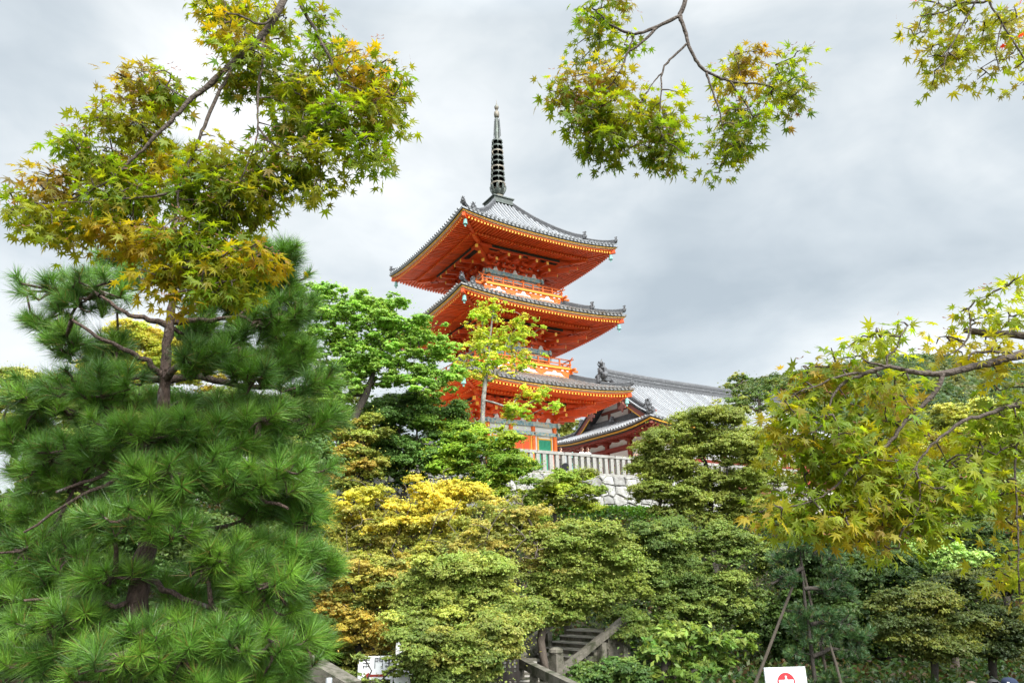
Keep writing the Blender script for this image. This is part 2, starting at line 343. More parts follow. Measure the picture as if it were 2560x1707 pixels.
def tile_row(mb, pts, nrm, along, rad, mi=0, disc=None):
    """one row of round cover tiles up the slope; slightly stepped like lapped tiles"""
    vs = []; seg = 5; n = len(pts)
    for i, q in enumerate(pts):
        k = 1.0 + (0.10 if i % 2 == 0 else -0.06)
        for j in range(seg):
            a = math.pi * j / (seg - 1); vs.append(q + along * (math.cos(a) * rad * k) + nrm * (math.sin(a) * rad * k + 0.0))
    fs = [(i * seg + j, i * seg + j + 1, (i + 1) * seg + j + 1, (i + 1) * seg + j) for i in range(n - 1) for j in range(seg - 1)]
    mb.add(vs, fs, mi)
    if disc is not None:
        o = pts[0] + nrm * rad * .25; d = disc; vs = []
        u = along; v = d.cross(u).normalized()
        c = [o + d * .05 + (u * math.cos(2 * math.pi * j / 10) + v * math.sin(2 * math.pi * j / 10)) * rad * 1.12 for j in range(10)]
        c2 = [q - d * .12 for q in c]
        c3 = [o + d * .05 + (u * math.cos(2 * math.pi * j / 10) + v * math.sin(2 * math.pi * j / 10)) * rad * .72 for j in range(10)]
        c4 = [q - d * .02 for q in c3]
        mb.add(c + c2 + c3 + c4, [(j, (j + 1) % 10, 10 + (j + 1) % 10, 10 + j) for j in range(10)] + [(j, 20 + j, 20 + (j + 1) % 10, (j + 1) % 10) for j in range(10)] + [(20 + j, 30 + j, 30 + (j + 1) % 10, 20 + (j + 1) % 10) for j in range(10)] + [tuple(30 + j for j in range(10))], mi)

pagoda = empty('pagoda', PB, TH)
tag(pagoda, 'three storied vermilion pagoda with grey tiled roofs and a tall bronze spire', 'pagoda')
ST = [  # eave half width, eave height mid side, corner lift, roof inner radius, roof height there, wall half width, wall base, frieze centre, tile
    dict(w=7.40, ze=12.62, lift=.44, rin=3.85, zin=14.50, h=2.95, zb=7.0, zf=10.80, tile='tile_old'),
    dict(w=7.27, ze=18.62, lift=.42, rin=3.55, zin=20.72, h=2.65, zb=15.2, zf=16.72, tile='tile_old'),
    dict(w=7.08, ze=24.56, lift=.50, rin=.95, zin=30.15, h=2.35, zb=21.3, zf=22.92, tile='tile')]
rng = random.Random(5)
for si, S in enumerate(ST):
    w, ze, lift, rin, zin, h, zb, zf = (S[k] for k in ('w', 'ze', 'lift', 'rin', 'zin', 'h', 'zb', 'zf'))
    z0 = ze + .26
    pw = 1.55 if si == 2 else 1.25
    def top(t, r):
        q = max(0.0, (w - r) / (w - rin)); L = lift * (min(abs(t) / max(r, .01), 1.0)) ** 2.6 * max(0, 1 - q) ** 1.5
        return z0 + (zin - z0) * (0.45 * q + 0.55 * q ** pw if si < 2 else 0.50 * q + 0.50 * q ** 2.1) + L
    # roof surface, cover tiles and eave tiles
    mb = MB()
    for k in range(4):
        f = side(k); ax = axes(k); nt, nr = 20, 10
        vs = []
        for j in range(nr + 1):
            r = w + .04 - (w + .04 - rin) * j / nr
            for i in range(nt + 1): t = (-1 + 2 * i / nt) * r; vs.append(f(t, r, top(t, r)))
        mb.add(vs, [(j * (nt + 1) + i, j * (nt + 1) + i + 1, (j + 1) * (nt + 1) + i + 1, (j + 1) * (nt + 1) + i) for j in range(nr) for i in range(nt)], 1)
        nrow = 40
        for i in range(nrow):
            t = (i + .5 - nrow / 2) * (2 * w / nrow); r_end = max(rin, abs(t) + .08)
            if w - r_end < .25: continue
            m = max(3, int((w - r_end) / .33)); pts = []
            for j in range(m + 1):
                r = w + .10 - (w + .10 - r_end) * j / m; pts.append(f(t, r, top(t, min(r, w)) + .01))
            d = (pts[1] - pts[0]).normalized(); nr_ = ax[0].cross(d).normalized()
            if nr_.z < 0: nr_ = -nr_
            tile_row(mb, pts, nr_, ax[0], .085, 0, -d)
        lathe_ring(mb, f, w - .30, w + .03, ze + .13, ze + .245, lift, w)
    roof = mb.build('roof', [S['tile'], 'tile_bed'], pagoda)
    # hip ridges with their demon tiles
    for k in range(4):
        f = side(k); rm = MB(); om = MB()
        def hip(r, up=0.0): return f(r, r, top(r, r) + up)
        r1 = w - 1.9
        pts = [hip(rin + (r1 - rin) * i / 12) for i in range(13)]; pts[-1].z += .10; pts[-2].z += .03
        ridge_sweep(rm, pts, .30, .42)
        pts2 = []
        for i in range(9):
            q = i / 8; r = r1 + .1 + (w - .10 - r1 - .1) * q; pts2.append(hip(r, .24 * q ** 2.2))
        ridge_sweep(rm, pts2, .24, .27)
        out = (hip(w) - hip(rin)); out.z = 0
        oni(om, pts[-1] + out.normalized() * .08, out, .62); om2 = MB(); oni(om2, pts2[-1] + out.normalized() * .06, out, .46)
        g = rm.build('ridge', ['tile_dark'], roof); om.build('demon_tile', ['tile_dark'], g); om2.build('demon_tile', ['tile_dark'], g)
    # eave boards under the tiles
    bo = MB()
    for k in range(4):
        f = side(k)
        lathe_ring(bo, f, w - .28, w - .03, ze + .075, ze + .13, lift, w, mi=3)  # black strip is the shadow under the tiles, put in as a board
        lathe_ring(bo, f, w - .30, w - .08, ze + .005, ze + .075, lift, w, mi=1)
        lathe_ring(bo, f, w - .36, w - .15, ze - .06, ze + .005, lift, w, mi=2)
        lathe_ring(bo, f, w - .42, w - .24, ze - .17, ze - .06, lift, w, mi=0)
    bo.build('eave_board', ['orange', 'gold', 'tan', 'black'], pagoda)
    # rafters in two tiers and the boards they carry
    ra = MB(); so = MB()
    nra = 54
    for k in range(4):
        f = side(k); ax = axes(k)
        def Lf(t, r, r0=3.4): return lift * (min(abs(t) / w, 1)) ** 2.6 * max(0, (r - r0) / (w - r0)) ** 1.2
        for i in range(nra):
            t = (i + .5 - nra / 2) * (2 * w / nra)
            a = max(5.15, abs(t) + .1); b = w - .26
            if b - a > .1: ra.bar(f(t, a, ze - .15 + .02 + Lf(t, a)), f(t, b, ze - .25 + Lf(t, b)), .12, .13, 0, 1)
            a = max(h - .1, abs(t) + .1); b = 5.45
            if b - a > .1: ra.bar(f(t, a, ze - .12 + (5.45 - a) * .05 + Lf(t, a)), f(t, b, ze - .36 + Lf(t, b)), .13, .15, 0, 2)
        # soffit boards
        vs = []; nn = 16
        for r, dz in ((w - .25, -.16), (5.1, -.07), (h - .05, .10)):
            for i in range(nn + 1): t = (-1 + 2 * i / nn) * r; vs.append(f(t, r, ze + dz + Lf(t, r)))
        so.add(vs, [(j * (nn + 1) + i, j * (nn + 1) + i + 1, (j + 1) * (nn + 1) + i + 1, (j + 1) * (nn + 1) + i) for j in range(2) for i in range(nn)])
        # beam carrying the flying rafters
        vs = []
        for i in range(nn + 1):
            q = -1 + 2 * i / nn
            for r, z in ((5.15, ze - .27), (5.32, ze - .27), (5.32, ze - .15), (5.15, ze - .15)): vs.append(f(q * r, r, z + Lf(q * r, r)))
        so.add(vs, [(i * 4 + j, i * 4 + (j + 1) % 4, i * 4 + 4 + (j + 1) % 4, i * 4 + 4 + j) for i in range(nn) for j in range(4)])
        # hip rafter
        zc = ze + lift
        ra.bar(f(h, h, ze - .30), f(5.2, 5.2, ze - .34 + .10), .26, .34, 0, 2); ra.bar(f(4.9, 4.9, ze - .22 + .12), f(w - .16, w - .16, zc - .26), .22, .28, 3, 3)
    ra.build('rafter', ['vermilion_deep', 'gold', 'orange', 'vermilion'], pagoda); so.build('soffit', ['vermilion_deep'], pagoda)
    # purlin with dark lattice ceiling
    pu = MB()
    for k in range(4):
        f = side(k); ax = axes(k)
        pu.box(f(0, 4.25, ze - .40), (8.8, .18, .24), ax, 1)
        pu.box(f(0, 3.95, ze - .46), (6.3, .46, .10), ax, 0)
        pu.box(f(0, 4.36, ze - .40), (6.3, .04, .20), ax, 0)
    pu.build('purlin', ['darkgreen', 'vermilion'], pagoda)
    # bracket sets, one part per post
    zt = zf + .18
    stp = (ze - .55 - zt) / 3.0
    def arm_poly(L, hh): return [(-L / 2, hh), (-L / 2, hh * .45), (-L / 2 + .12, .12 * hh), (-L / 2 + .28, 0), (L / 2 - .28, 0), (L / 2 - .12, .12 * hh), (L / 2, hh * .45), (L / 2, hh)]
    for k in range(4):
        f = side(k); ax = axes(k)
        for pi_, t0 in enumerate((-h, -h / 3, h / 3, h)):
            if pi_ == 3: continue
            b = MB(); corner = pi_ == 0
            b.box(f(t0, h, zt + .10), (.36, .36, .20), ax, 0, 1.25)
            for s in range(3):
                z = zt + .20 + s * stp; r = h + (s + 1) * .48; hh = min(.20, stp * .6)
                b.box(f(t0, h + (s + 1) * .24, z + hh / 2), (.17, (s + 1) * .48 + .3, hh), ax)
                L = 1.25 if s < 2 else 1.6
                b.prism(arm_poly(L, hh), f(t0, r - .08, z + .02), ax[0], ax[2], ax[1], .16)
                for q in (-.5, 0, .5): b.box(f(t0 + q * (L - .2), r, z + hh + .07), (.22, .22, .12), ax, 0, 1.25)
                b.prism(arm_poly(1.25, hh), f(t0, h + s * .48 - .08, z + .03), ax[0], ax[2], ax[1], .16)
                b.box(f(t0, r + .14, z + hh * .5), (.14, .12, hh * .7), ax, 1)
            if corner:
                d = (f(-1, 1, 0) - f(0, 0, 0)).normalized()
                o = f(-h, h, zt + .3)
                for s, (ln, zz) in enumerate(((1.6, .28), (2.6, .74 * stp * 3 / 1.3), (3.3, 1.02 * stp * 3 / 1.3))):
                    b.bar(f(-h, h, zt + zz + .06), f(-h, h, zt + zz - .10) + d * ln, .22, .26, 0, 2)
                b.box(o + d * 2.35 + Vector((0, 0, stp * 3 - .15)), (.34, .34, .22), ax, 0, 1.2)
                for tt, kk in ((1, 0), (1, 1)):
                    if kk == 0: b.bar(f(-h, h, zt + stp * 1.2 + .12), f(-h - 1.5, h + .1, zt + stp * 1.2 + .0), .2, .24, 0, 2)
                    else: b.bar(f(-h, h, zt + stp * 1.2 + .12), f(-h - .1, h + 1.5, zt + stp * 1.2 + .0), .2, .24, 0, 2)
            # tail rafters
            for dt in ((.0,) if not corner else (.55, )):
                b.bar(f(t0 + dt, h, zt + stp * 2.6), f(t0 + dt, h + 2.25, zt + stp * 1.75), .20, .25, 0, 2)
                b.prism(arm_poly(1.1, .16), f(t0 + dt, h + 1.75, zt + stp * 2.55), ax[0], ax[2], ax[1], .16)
            if pi_ == 2:
                b2t = h - .55
                b.bar(f(b2t, h, zt + stp * 2.6), f(b2t, h + 2.25, zt + stp * 1.75), .20, .25, 0, 2)
            b.build('bracket_set', ['vermilion', 'orange', 'gold'], pagoda)
    # wall behind the brackets, sloping boards above them and the through beams of each step
    bb = MB()
    for k in range(4):
        f = side(k); ax = axes(k)
        zm_ = zt + 2.2 * stp
        bb.add([f(-h, h + .02, zt - .2), f(h, h + .02, zt - .2), f(h, h + .02, zm_), f(-h, h + .02, zm_)], [(0, 1, 2, 3)], 0)
        bb.add([f(-h, h + .02, zm_), f(h, h + .02, zm_), f(4.2, 4.2, ze - .40), f(-4.2, 4.2, ze - .40)], [(0, 1, 2, 3)], 0)
        for s in range(3):
            r = h + .03 + s * .48; z = zt + .42 + s * stp
            bb.box(f(0, r, z), (2 * r, .13, .16), ax, 1)
            for i in range(6):
                t = (i + .5 - 3) * (2 * h / 6)
                if s < 2: bb.box(f(t, r + .03, z - .15), (.15, .12, .07), ax, 2, .7)
    bb.build('bracket_board', ['vermilion_deep', 'vermilion', 'white'], pagoda)
    # walls: core, posts, friezes, panels
    wl = MB(); fz = MB(); po = MB()
    for k in range(4):
        f = side(k); ax = axes(k)
        wl.box(f(0, h - .12, (zb + ze) / 2), (2 * h - .1, .12, ze - zb), ax, 0)
        for i, t in enumerate((-h, -h / 3, h / 3, h)):
            if i < 3: po = MB(); po.lathe([(.17, 0), (.17, zf - .15 - zb)], f(t, h - .04, zb), 12); po.build('post', ['orange'], pagoda)
        fz.box(f(0, h + .13, zf), (2 * h + .75, .16, .34), ax, 0)
        zn = zf - .72 if si == 0 else zf - .62
        fz.box(f(0, h + .12, zn), (2 * h + .7, .14, .26), ax, 1)
        for t in (-h, -h / 3, h / 3, h):
            fz.prism([(.075 * math.cos(q), .075 * math.sin(q)) for q in np.linspace(0, 2 * math.pi, 11)[:-1]], f(t, h + .19, zn), ax[0], ax[2], ax[1], .02, 2)
        for i in range(5):   # white pads over the frieze
            t = (i - 2) * (2 * h / 5.2)
            fz.prism([(-.30, 0), (.30, 0), (.20, .08), (.13, .26), (.07, .36), (-.07, .36), (-.13, .26), (-.20, .08)], f(t, h + .10, zf + .17), ax[0], ax[2], ax[1], .06, 3)
    wl.build('wall', ['white'], pagoda)
    fz.build('frieze', ['frieze', 'frieze', 'black', 'white'], pagoda)
    zs = zf - .88 if si == 0 else zf - .75
    for k in range(4):
        f = side(k); ax = axes(k)
        hh = zs - zb
        # central plank door and green shuttered windows on both sides
        d = MB(); d.box(f(0, h - .02, zb + hh / 2), (2 * h / 3 - .36, .10, hh - .02), ax, 0)
        for q in (-1, 1):
            d.box(f(q * (h / 3 - .24), h + .045, zb + hh / 2), (.10, .06, hh - .03), ax, 1); d.box(f(q * .30, h + .04, zb + hh * .55), (.45, .03, hh * .6), ax, 2)
        d.build('door', ['orange', 'gold', 'vermilion'], pagoda)
        for q in (-1, 1):
            wd = MB(); wd.box(f(q * h * 2 / 3, h - .03, zb + hh / 2), (h * .36, .06, hh * .80), ax, 0)
            n_ = 9
            for i in range(n_): wd.box(f(q * h * 2 / 3 + (i + .5 - n_ / 2) * h * .36 / n_, h + .015, zb + hh / 2), (h * .36 / n_ * .62, .04, hh * .78), ax, 0)
            for e in (-1, 1):
                wd.box(f(q * h * 2 / 3 + e * h * .205, h + .0, zb + hh / 2), (.09, .12, hh * .96), ax, 1)
                wd.box(f(q * h * 2 / 3, h + .0, zb + hh / 2 + e * hh * .43), (h * .36, .12, .09), ax, 1)
            wd.build('window', ['green', 'gold'], pagoda)
    # balcony with its white mounded skirt
    if si:
        zf0 = {1: 14.44, 2: 20.66}[si]; zf1 = {1: 15.26, 2: 21.36}[si]; hb = {1: 3.95, 2: 3.66}[si]; zr = {1: 15.95, 2: 21.95}[si]
        sk = MB(); fl = MB(); ra = MB()
        for k in range(4):
            f = side(k); ax = axes(k); H = zf1 - zf0
            sk.box(f(0, hb - .10, (zf0 + zf1) / 2), (2 * hb - .1, .1, H), ax, 0)
            sk.box(f(0, hb - .02, zf0 + .06), (2 * hb + .02, .10, .20), ax, 1)
            sk.box(f(0, hb - .02, zf0 + H * .62), (2 * hb + .02, .09, .15), ax, 2)
            sk.box(f(0, hb + .0, zf0 + H * .83), (2 * hb + .1, .14, .12), ax, 2)
            nb = 4
            for i in range(nb):     # boat-shaped bracket arms and blocks between the mounds
                t = (i - 1.5) * (2 * hb / 3.25)
                sk.prism([(-.62, .20), (-.55, .02), (-.40, -.14), (-.2, -.2), (.2, -.2), (.40, -.14), (.55, .02), (.62, .20)], f(t, hb - .05, zf0 + H * .52), ax[0], ax[2], ax[1], .07, 2)
                sk.box(f(t, hb - .01, zf0 + H * .25), (.34, .08, H * .25), ax, 2)
                for q in (-.5, 0, .5): sk.box(f(t + q * .95, hb + .05, zf0 + H * .73), (.20, .06, .09), ax, 3, .7)
            for i in range(3): 
                t = (i - 1) * (2 * hb / 3.25)
                sk.prism([(-.46, 0), (.46, 0), (.27, .05), (.18, .22), (.10, .34), (-.10, .34), (-.18, .22), (-.27, .05)], f(t, hb + .01, zf0 + .165), ax[0], ax[2], ax[1], .05, 3)
            fl.box(f(0, hb + .02, zf1 - .05), (2 * hb + .30, .26, .12), ax, 0)
            fl.box(f(0, (hb + h) / 2, zf1 - .02), (2 * h, hb - h, .05), ax, 1)
            for e in (-1, 1): fl.box(f(e * (hb + .02), hb + .35, zf1 - .16), (.16, .70, .15), ax, 1)
            for zz, ex, th_ in ((zf1 + .10, .05, .09), (zf1 + .34, .12, .07)): ra.box(f(0, hb + .02, zz), (2 * hb + 2 * ex, th_, th_), ax, 0)
            pts = [f(-hb - .36, hb + .02, zr + .14), f(-hb - .16, hb + .02, zr + .03)] + [f(-hb + 2 * hb * i / 4, hb + .02, zr) for i in range(5)] + [f(hb + .16, hb + .02, zr + .03), f(hb + .36, hb + .02, zr + .14)]
            ra.tube(pts, .045, 6)
            n_ = 9
            for i in range(n_): 
                t = -hb + 2 * hb * i / (n_ - 1)
                if i < n_ - 1: ra.box(f(t, hb + .02, (zf1 + zr) / 2), (.10, .10, zr - zf1 - .02), ax, 0)
        sk.build('balcony_skirt', ['white', 'salmon', 'orange', 'white'], pagoda); b = fl.build('balcony', ['gold', 'orange'], pagoda); ra.build('railing', ['orange'], b)
    # wind bells under the four corners
    for k in range(4):
        f = side(k); b = MB(); r = w - .45; zc = ze + lift - .42
        b.tube([f(r, r, zc + .12), f(r, r, zc - .1)], .02, 5)
        b.lathe([(.02, -.08), (.10, -.10), (.13, -.16), (.14, -.36), (.18, -.48), (.15, -.48)], f(r, r, zc), 10)
        b.box(f(r, r, zc - .62), (.14, .02, .12)); b.tube([f(r, r, zc - .46), f(r, r, zc - .58)], .012, 4)
        b.build('wind_bell', ['verdigris'], pagoda, smooth=False)
# stone podium under the pagoda
pd = MB(); pd.box((0, 0, (6.05 + 6.95) / 2 - PB.z), (8.6, 8.6, .80)); pd.box((0, 0, 7.0 - PB.z - .045), (8.9, 8.9, .10)); pd.build('podium', ['stone'], pagoda)
# spire
sp = MB(); Z = lambda z: z - PB.z
bx = .92
sp.box((0, 0, Z(30.34)), (2 * bx + .2, 2 * bx + .2, .12)); sp.box((0, 0, Z(30.62)), (2 * bx, 2 * bx, .46)); sp.box((0, 0, Z(30.90)), (2 * bx + .22, 2 * bx + .22, .10))
spire = sp.build('spire', ['bronze'], pagoda)
dm = MB(); dm.lathe([(.66, Z(30.95)), (.66, Z(31.05)), (.62, Z(31.22)), (.48, Z(31.42)), (.30, Z(31.50))], (0, 0, 0), 20); dm.build('dome', ['bronze_brown'], spire, smooth=True)
lo = MB()
lo.lathe([(.30, Z(31.48)), (.42, Z(31.62)), (.52, Z(31.85)), (.40, Z(32.05)), (.24, Z(32.2))], (0, 0, 0), 16)
for i in range(8):
    a = i * math.pi / 4 + .2; d = Vector((math.cos(a), math.sin(a), 0)); s = Vector((-d.y, d.x, 0)); z = Vector((0, 0, 1)); o = Vector((0, 0, Z(31.55)))
    pr = [(.42, 0), (.55, .18), (.68, .42), (.74, .68), (.66, .84), (.60, .72), (.58, .5), (.46, .26)]
    lo.prism([(x, y) for x, y in pr], o - s * .09, d, z, s, .18)
    lo.ball(o + d * .66 + z * .78, .1, 6)
lo.build('lotus', ['bronze'], spire)
sh = MB(); sh.tube([(0, 0, Z(31.4)), (0, 0, Z(37.0)), (0, 0, Z(40.9))], [.16, .13, .06], 10); sh.build('shaft', ['bronze'], spire)
for i in range(9):
    q = i / 8; z = 32.50 + 4.35 * q; ro = .69 - .18 * q; hh = .30 - .05 * q; rg = MB(); n = 20
    # openwork ring: flaring rim above, ribs curving down to the hub
    rg.lathe([(ro * .80, Z(z + .05)), (ro * .97, Z(z + .02)), (ro * .97, Z(z + .15)), (ro * .80, Z(z + .17)), (ro * .80, Z(z + .05))], (0, 0, 0), n)
    rg.lathe([(.17, Z(z - hh)), (ro * .34, Z(z - hh * .95)), (ro * .34, Z(z - hh * .35)), (.17, Z(z - hh * .1))], (0, 0, 0), 12)
    for j in range(6):
        a = 2 * math.pi * j / 6 + .12; d = Vector((math.cos(a), math.sin(a), 0))
        rg.tube([d * (ro * .92) + Vector((0, 0, Z(z + .06))), d * (ro * 1.0) + Vector((0, 0, Z(z - hh * .45))), d * (ro * .82) + Vector((0, 0, Z(z - hh * .9))), d * (.15) + Vector((0, 0, Z(z - hh * 1.1)))], [.035, .05, .045, .04], 6)
    rg.build('spire_ring', ['bronze' if i % 3 else 'bronze_brown'], spire)
fl = MB()
for i in range(4):
    a = i * math.pi / 2 + .35; d = Vector((math.cos(a), math.sin(a), 0)); z = Vector((0, 0, 1)); s = Vector((-d.y, d.x, 0))
    for j in range(14):
        o = Vector((0, 0, Z(37.35 + j * .135))); r = .42 - .010 * j
        fl.tube([o + d * .10, o + d * r * .55 - z * .05, o + d * r + z * .06, o + d * (r + .05) + z * .15], [.03, .025, .022, .008], 4)
    fl.tube([Vector((0, 0, Z(37.25))) + d * .22, Vector((0, 0, Z(39.2))) + d * .17], .022, 4)
fl.tube([(0, 0, Z(37.15)), (0, 0, Z(39.4))], [.20, .13], 8)
fl.build('flame_ornament', ['bronze'], spire)
ob = MB(); ob.lathe([(.08, Z(39.45)), (.22, Z(39.55)), (.25, Z(39.8)), (.22, Z(40.05)), (.08, Z(40.15)), (.09, Z(40.3)), (.14, Z(40.36)), (.20, Z(40.5)), (.20, Z(40.65)), (.10, Z(40.8)), (.03, Z(40.9)), (.012, Z(41.35))], (0, 0, 0), 14); ob.build('jewel', ['bronze_brown'], spire, smooth=True)
# ------------------------------------------------------------------ temple hall behind the pagoda
HC = at(1626, 1042, 58)                 # the eave corner turned towards the camera
HALL_B = Vector((HC.x, HC.y, 6.15)); HW, HL = 15.0, 27.0
hall = empty('temple_hall', HALL_B, TH)
tag(hall, 'dark red temple hall with white gable and long grey tiled hip and gable roof', 'temple hall')
HZ = HC.z - HALL_B.z                    # corner of the eave (gold line) above the terrace
def build_hall():
    ze = HZ - .42; lift = .45; rise = 5.2; half = HW / 2; ag = 2.5; ar = 1.6
    def prof(q):
        q = max(q, 0.0)
        return rise * (0.55 * q + 0.45 * q ** 1.7)
    def lft(x, L): return lift * (max(0, 1 - min(x, L - x) / 5.0)) ** 2.2
    def zm(a, b): # main slope: a along the ridge from the gable eave, b in from the long eave
        q = b / half; return ze + .26 + prof(q) + lft(a, HL) * max(0, 1 - q * 2) ** 1.5
    def zs(b, a): # gable skirt
        q = a / half; return ze + .26 + prof(q) + lft(b, HW) * max(0, 1 - q * 2) ** 1.5
    V = Vector; mb = MB()
    for sgn in (0, 1):
        P = (lambda a, b: V((a, b, zm(a, b)))) if sgn == 0 else (lambda a, b: V((a, HW - b, zm(a, b))))
        na, nb = 40, 12; vs = []
        for j in range(nb + 1):
            b = half * j / nb - .04 * (j == 0)
            a0 = min(max(b, 0), ar); a1 = HL - min(max(b, 0), ar)
            for i in range(na + 1): vs.append(P(a0 + (a1 - a0) * i / na, max(b, 0)))
        mb.add(vs, [(j * (na + 1) + i, j * (na + 1) + i + 1, (j + 1) * (na + 1) + i + 1, (j + 1) * (na + 1) + i) for j in range(nb) for i in range(na)], 1)
        n = 72
        for i in range(n):
            a = (i + .5) * HL / n; bm = min(a, HL - a); top_b = half if bm >= ar else max(bm - .06, 0)
            if top_b < .2: continue
            m = max(2, int(top_b / .42)); pts = [P(a, -.08 + (top_b + .08) * j / m) if j else P(a, 0) + V((0, -.10 if sgn == 0 else .10, -.02)) for j in range(m + 1)]
            d = (pts[1] - pts[0]).normalized(); nr = V((1, 0, 0)).cross(d); nr = nr if nr.z > 0 else -nr
            tile_row(mb, pts, nr.normalized(), V((1, 0, 0)), .095, 0, -d)
    for sgn in (0, 1):
        P = (lambda b, a: V((a, b, zs(b, a)))) if sgn == 0 else (lambda b, a: V((HL - a, b, zs(b, a))))
        nb, na = 30, 8; vs = []
        for j in range(na + 1):
            a = (ag + .5) * j / na; c = min(a, 99)
            for i in range(nb + 1): vs.append(P(c + (HW - 2 * c) * i / nb, a))
        mb.add(vs, [(j * (nb + 1) + i, j * (nb + 1) + i + 1, (j + 1) * (nb + 1) + i + 1, (j + 1) * (nb + 1) + i) for j in range(na) for i in range(nb)], 1)
        n = 40
        for i in range(n):
            b = (i + .5) * HW / n; am = min(b, HW - b, ag + .5) - .06
            if am < .2: continue
            m = max(2, int(am / .42)); pts = [P(b, am * j / m) if j else P(b, 0) + V((-.10 if sgn == 0 else .10, 0, -.02)) for j in range(m + 1)]
            d = (pts[1] - pts[0]).normalized(); nr = V((0, 1, 0)).cross(d); nr = nr if nr.z > 0 else -nr
            tile_row(mb, pts, nr.normalized(), V((0, 1, 0)), .095, 0, -d)
    # eave tile bed and boards
    bo = MB()
    def ring(m, in0, in1, z0, z1, mi):
        # mitred moulding around all four eaves between insets in0 (outer) and in1
        for k in range(4):
            vs = []; n = 24
            for i in range(n + 1):
                q = i / n
                for ins, z in ((in1, z0), (in0, z0), (in0, z1), (in1, z1)):
                    if k == 0: x, y = ins + (HL - 2 * ins) * q, ins; L = lft(HL * q, HL)
                    elif k == 1: x, y = HL - ins, ins + (HW - 2 * ins) * q; L = lft(HW * q, HW)
                    elif k == 2: x, y = HL - ins - (HL - 2 * ins) * q, HW - ins; L = lft(HL * q, HL)
                    else: x, y = ins, HW - ins - (HW - 2 * ins) * q; L = lft(HW * q, HW)
                    vs.append((x, y, z + L))
            m.add(vs, [(i * 4 + j, i * 4 + (j + 1) % 4, i * 4 + 4 + (j + 1) % 4, i * 4 + 4 + j) for i in range(n) for j in range(4)], mi)
    ring(mb, -.03, .3, ze + .13, ze + .25, 0)
    roof = mb.build('roof', ['tile', 'tile_bed'], hall)
    ring(bo, .03, .35, ze + .04, ze + .13, 2); ring(bo, .10, .4, ze - .08, ze + .04, 1); ring(bo, .22, .5, ze - .20, ze - .08, 2); ring(bo, .34, .6, ze - .34, ze - .20, 0)
    bo.build('eave_board', ['hall_red', 'gold', 'black'], hall)
    so = MB(); vs = [(.35, .35, ze - .22), (HL - .35, .35, ze - .22), (HL - .35, HW - .35, ze - .22), (.35, HW - .35, ze - .22), (3, 3, ze + .3), (HL - 3, 3, ze + .3), (HL - 3, HW - 3, ze + .3), (3, HW - 3, ze + .3)]
    so.add(vs, [(0, 1, 5, 4), (1, 2, 6, 5), (2, 3, 7, 6), (3, 0, 4, 7)]); so.build('soffit', ['hall_red'], hall)
    ra = MB()
    for i in range(62):
        x = (i + .5) * HL / 62
        for y0, y1 in ((.40, max(.5, 3.0)), (HW - .4, HW - 3.0)):
            e = min(x, HL - x); yy = y0 + (y1 - y0) * min(1, max(0, (e - .4) / 2.6)); L = lft(x, HL)
            if e > .6: ra.bar((x, yy, ze + .16 - (3.0 - min(3, e)) * .17 + L * .2), (x, y0, ze - .34 + L), .14, .15, 0, 1)
    for i in range(34):
        y = (i + .5) * HW / 34; e = min(y, HW - y); L = lft(y, HW)
        if e > .6:
            for x0, x1 in ((.40, 3.0), (HL - .4, HL - 3.0)):
                xx = x0 + (x1 - x0) * min(1, max(0, (e - .4) / 2.6)); ra.bar((xx, y, ze + .16 - (3.0 - min(3, e)) * .17 + L * .2), (x0, y, ze - .34 + L), .14, .15, 0, 1)
    for x, y, dx, dy in ((.3, .3, 1, 1), (HL - .3, .3, -1, 1), (.3, HW - .3, 1, -1), (HL - .3, HW - .3, -1, -1)):
        ra.bar((x + dx * 2.8, y + dy * 2.8, ze + .05), (x, y, ze - .26 + lift), .24, .30, 0, 1)
    ra.build('rafter', ['hall_red', 'hall_brown'], hall)
    # body
    wb = MB(); x0, y0, x1, y1 = 2.6, 2.6, HL - 2.6, HW - 2.6; zt = ze + .2
    for (ax_, ay, bx_, by) in ((x0, y0, x1, y0), (x1, y0, x1, y1), (x1, y1, x0, y1), (x0, y1, x0, y0)):
        p, q = V((ax_, ay, 0)), V((bx_, by, 0)); d = (q - p); L = d.length; d.normalize(); nrm = V((d.y, -d.x, 0)); axx = (d, nrm, V((0, 0, 1)))
        wb.box(p + d * L / 2 + V((0, 0, zt / 2)) - nrm * .1, (L, .2, zt), axx, 0)
        n = max(3, int(L / 2.6))
        for i in range(n + 1): wb.lathe([(.20, 0), (.20, zt)], p + d * (L * i / n) + nrm * .05, 10, 0)
        for zz, hh in ((zt - .15, .3), (zt - 1.05, .3), (1.0, .25), (2.6, .22)): wb.box(p + d * L / 2 + V((0, 0, zz)) + nrm * .12, (L + .3, .2, hh), axx, 0)
        for i in range(n):
            c = p + d * (L * (i + .5) / n); ww = L / n - .75
            poly = [(-ww / 2, -.25), (ww / 2, -.25), (ww / 2, .05), (ww / 2 - .2, .12), (ww / 2 - .35, .27), (-ww / 2 + .35, .27), (-ww / 2 + .2, .12), (-ww / 2, .05)]
            wb.prism(poly, c + nrm * .01 + V((0, 0, zt - .62)), d, V((0, 0, 1)), nrm, .03, 1)
            wb.prism([(-ww / 2, -.55), (ww / 2, -.55), (ww / 2, .5), (-ww / 2, .5)], c + nrm * .01 + V((0, 0, zt - 1.85)), d, V((0, 0, 1)), nrm, .03, 1)
            wb.box(c + nrm * .55 + V((0, 0, zt - .35)), (.5, 1.0, .22), axx, 0); wb.box(c - d * (L / n / 2) + nrm * .6 + V((0, 0, zt - .35)), (.6, 1.1, .24), axx, 0)
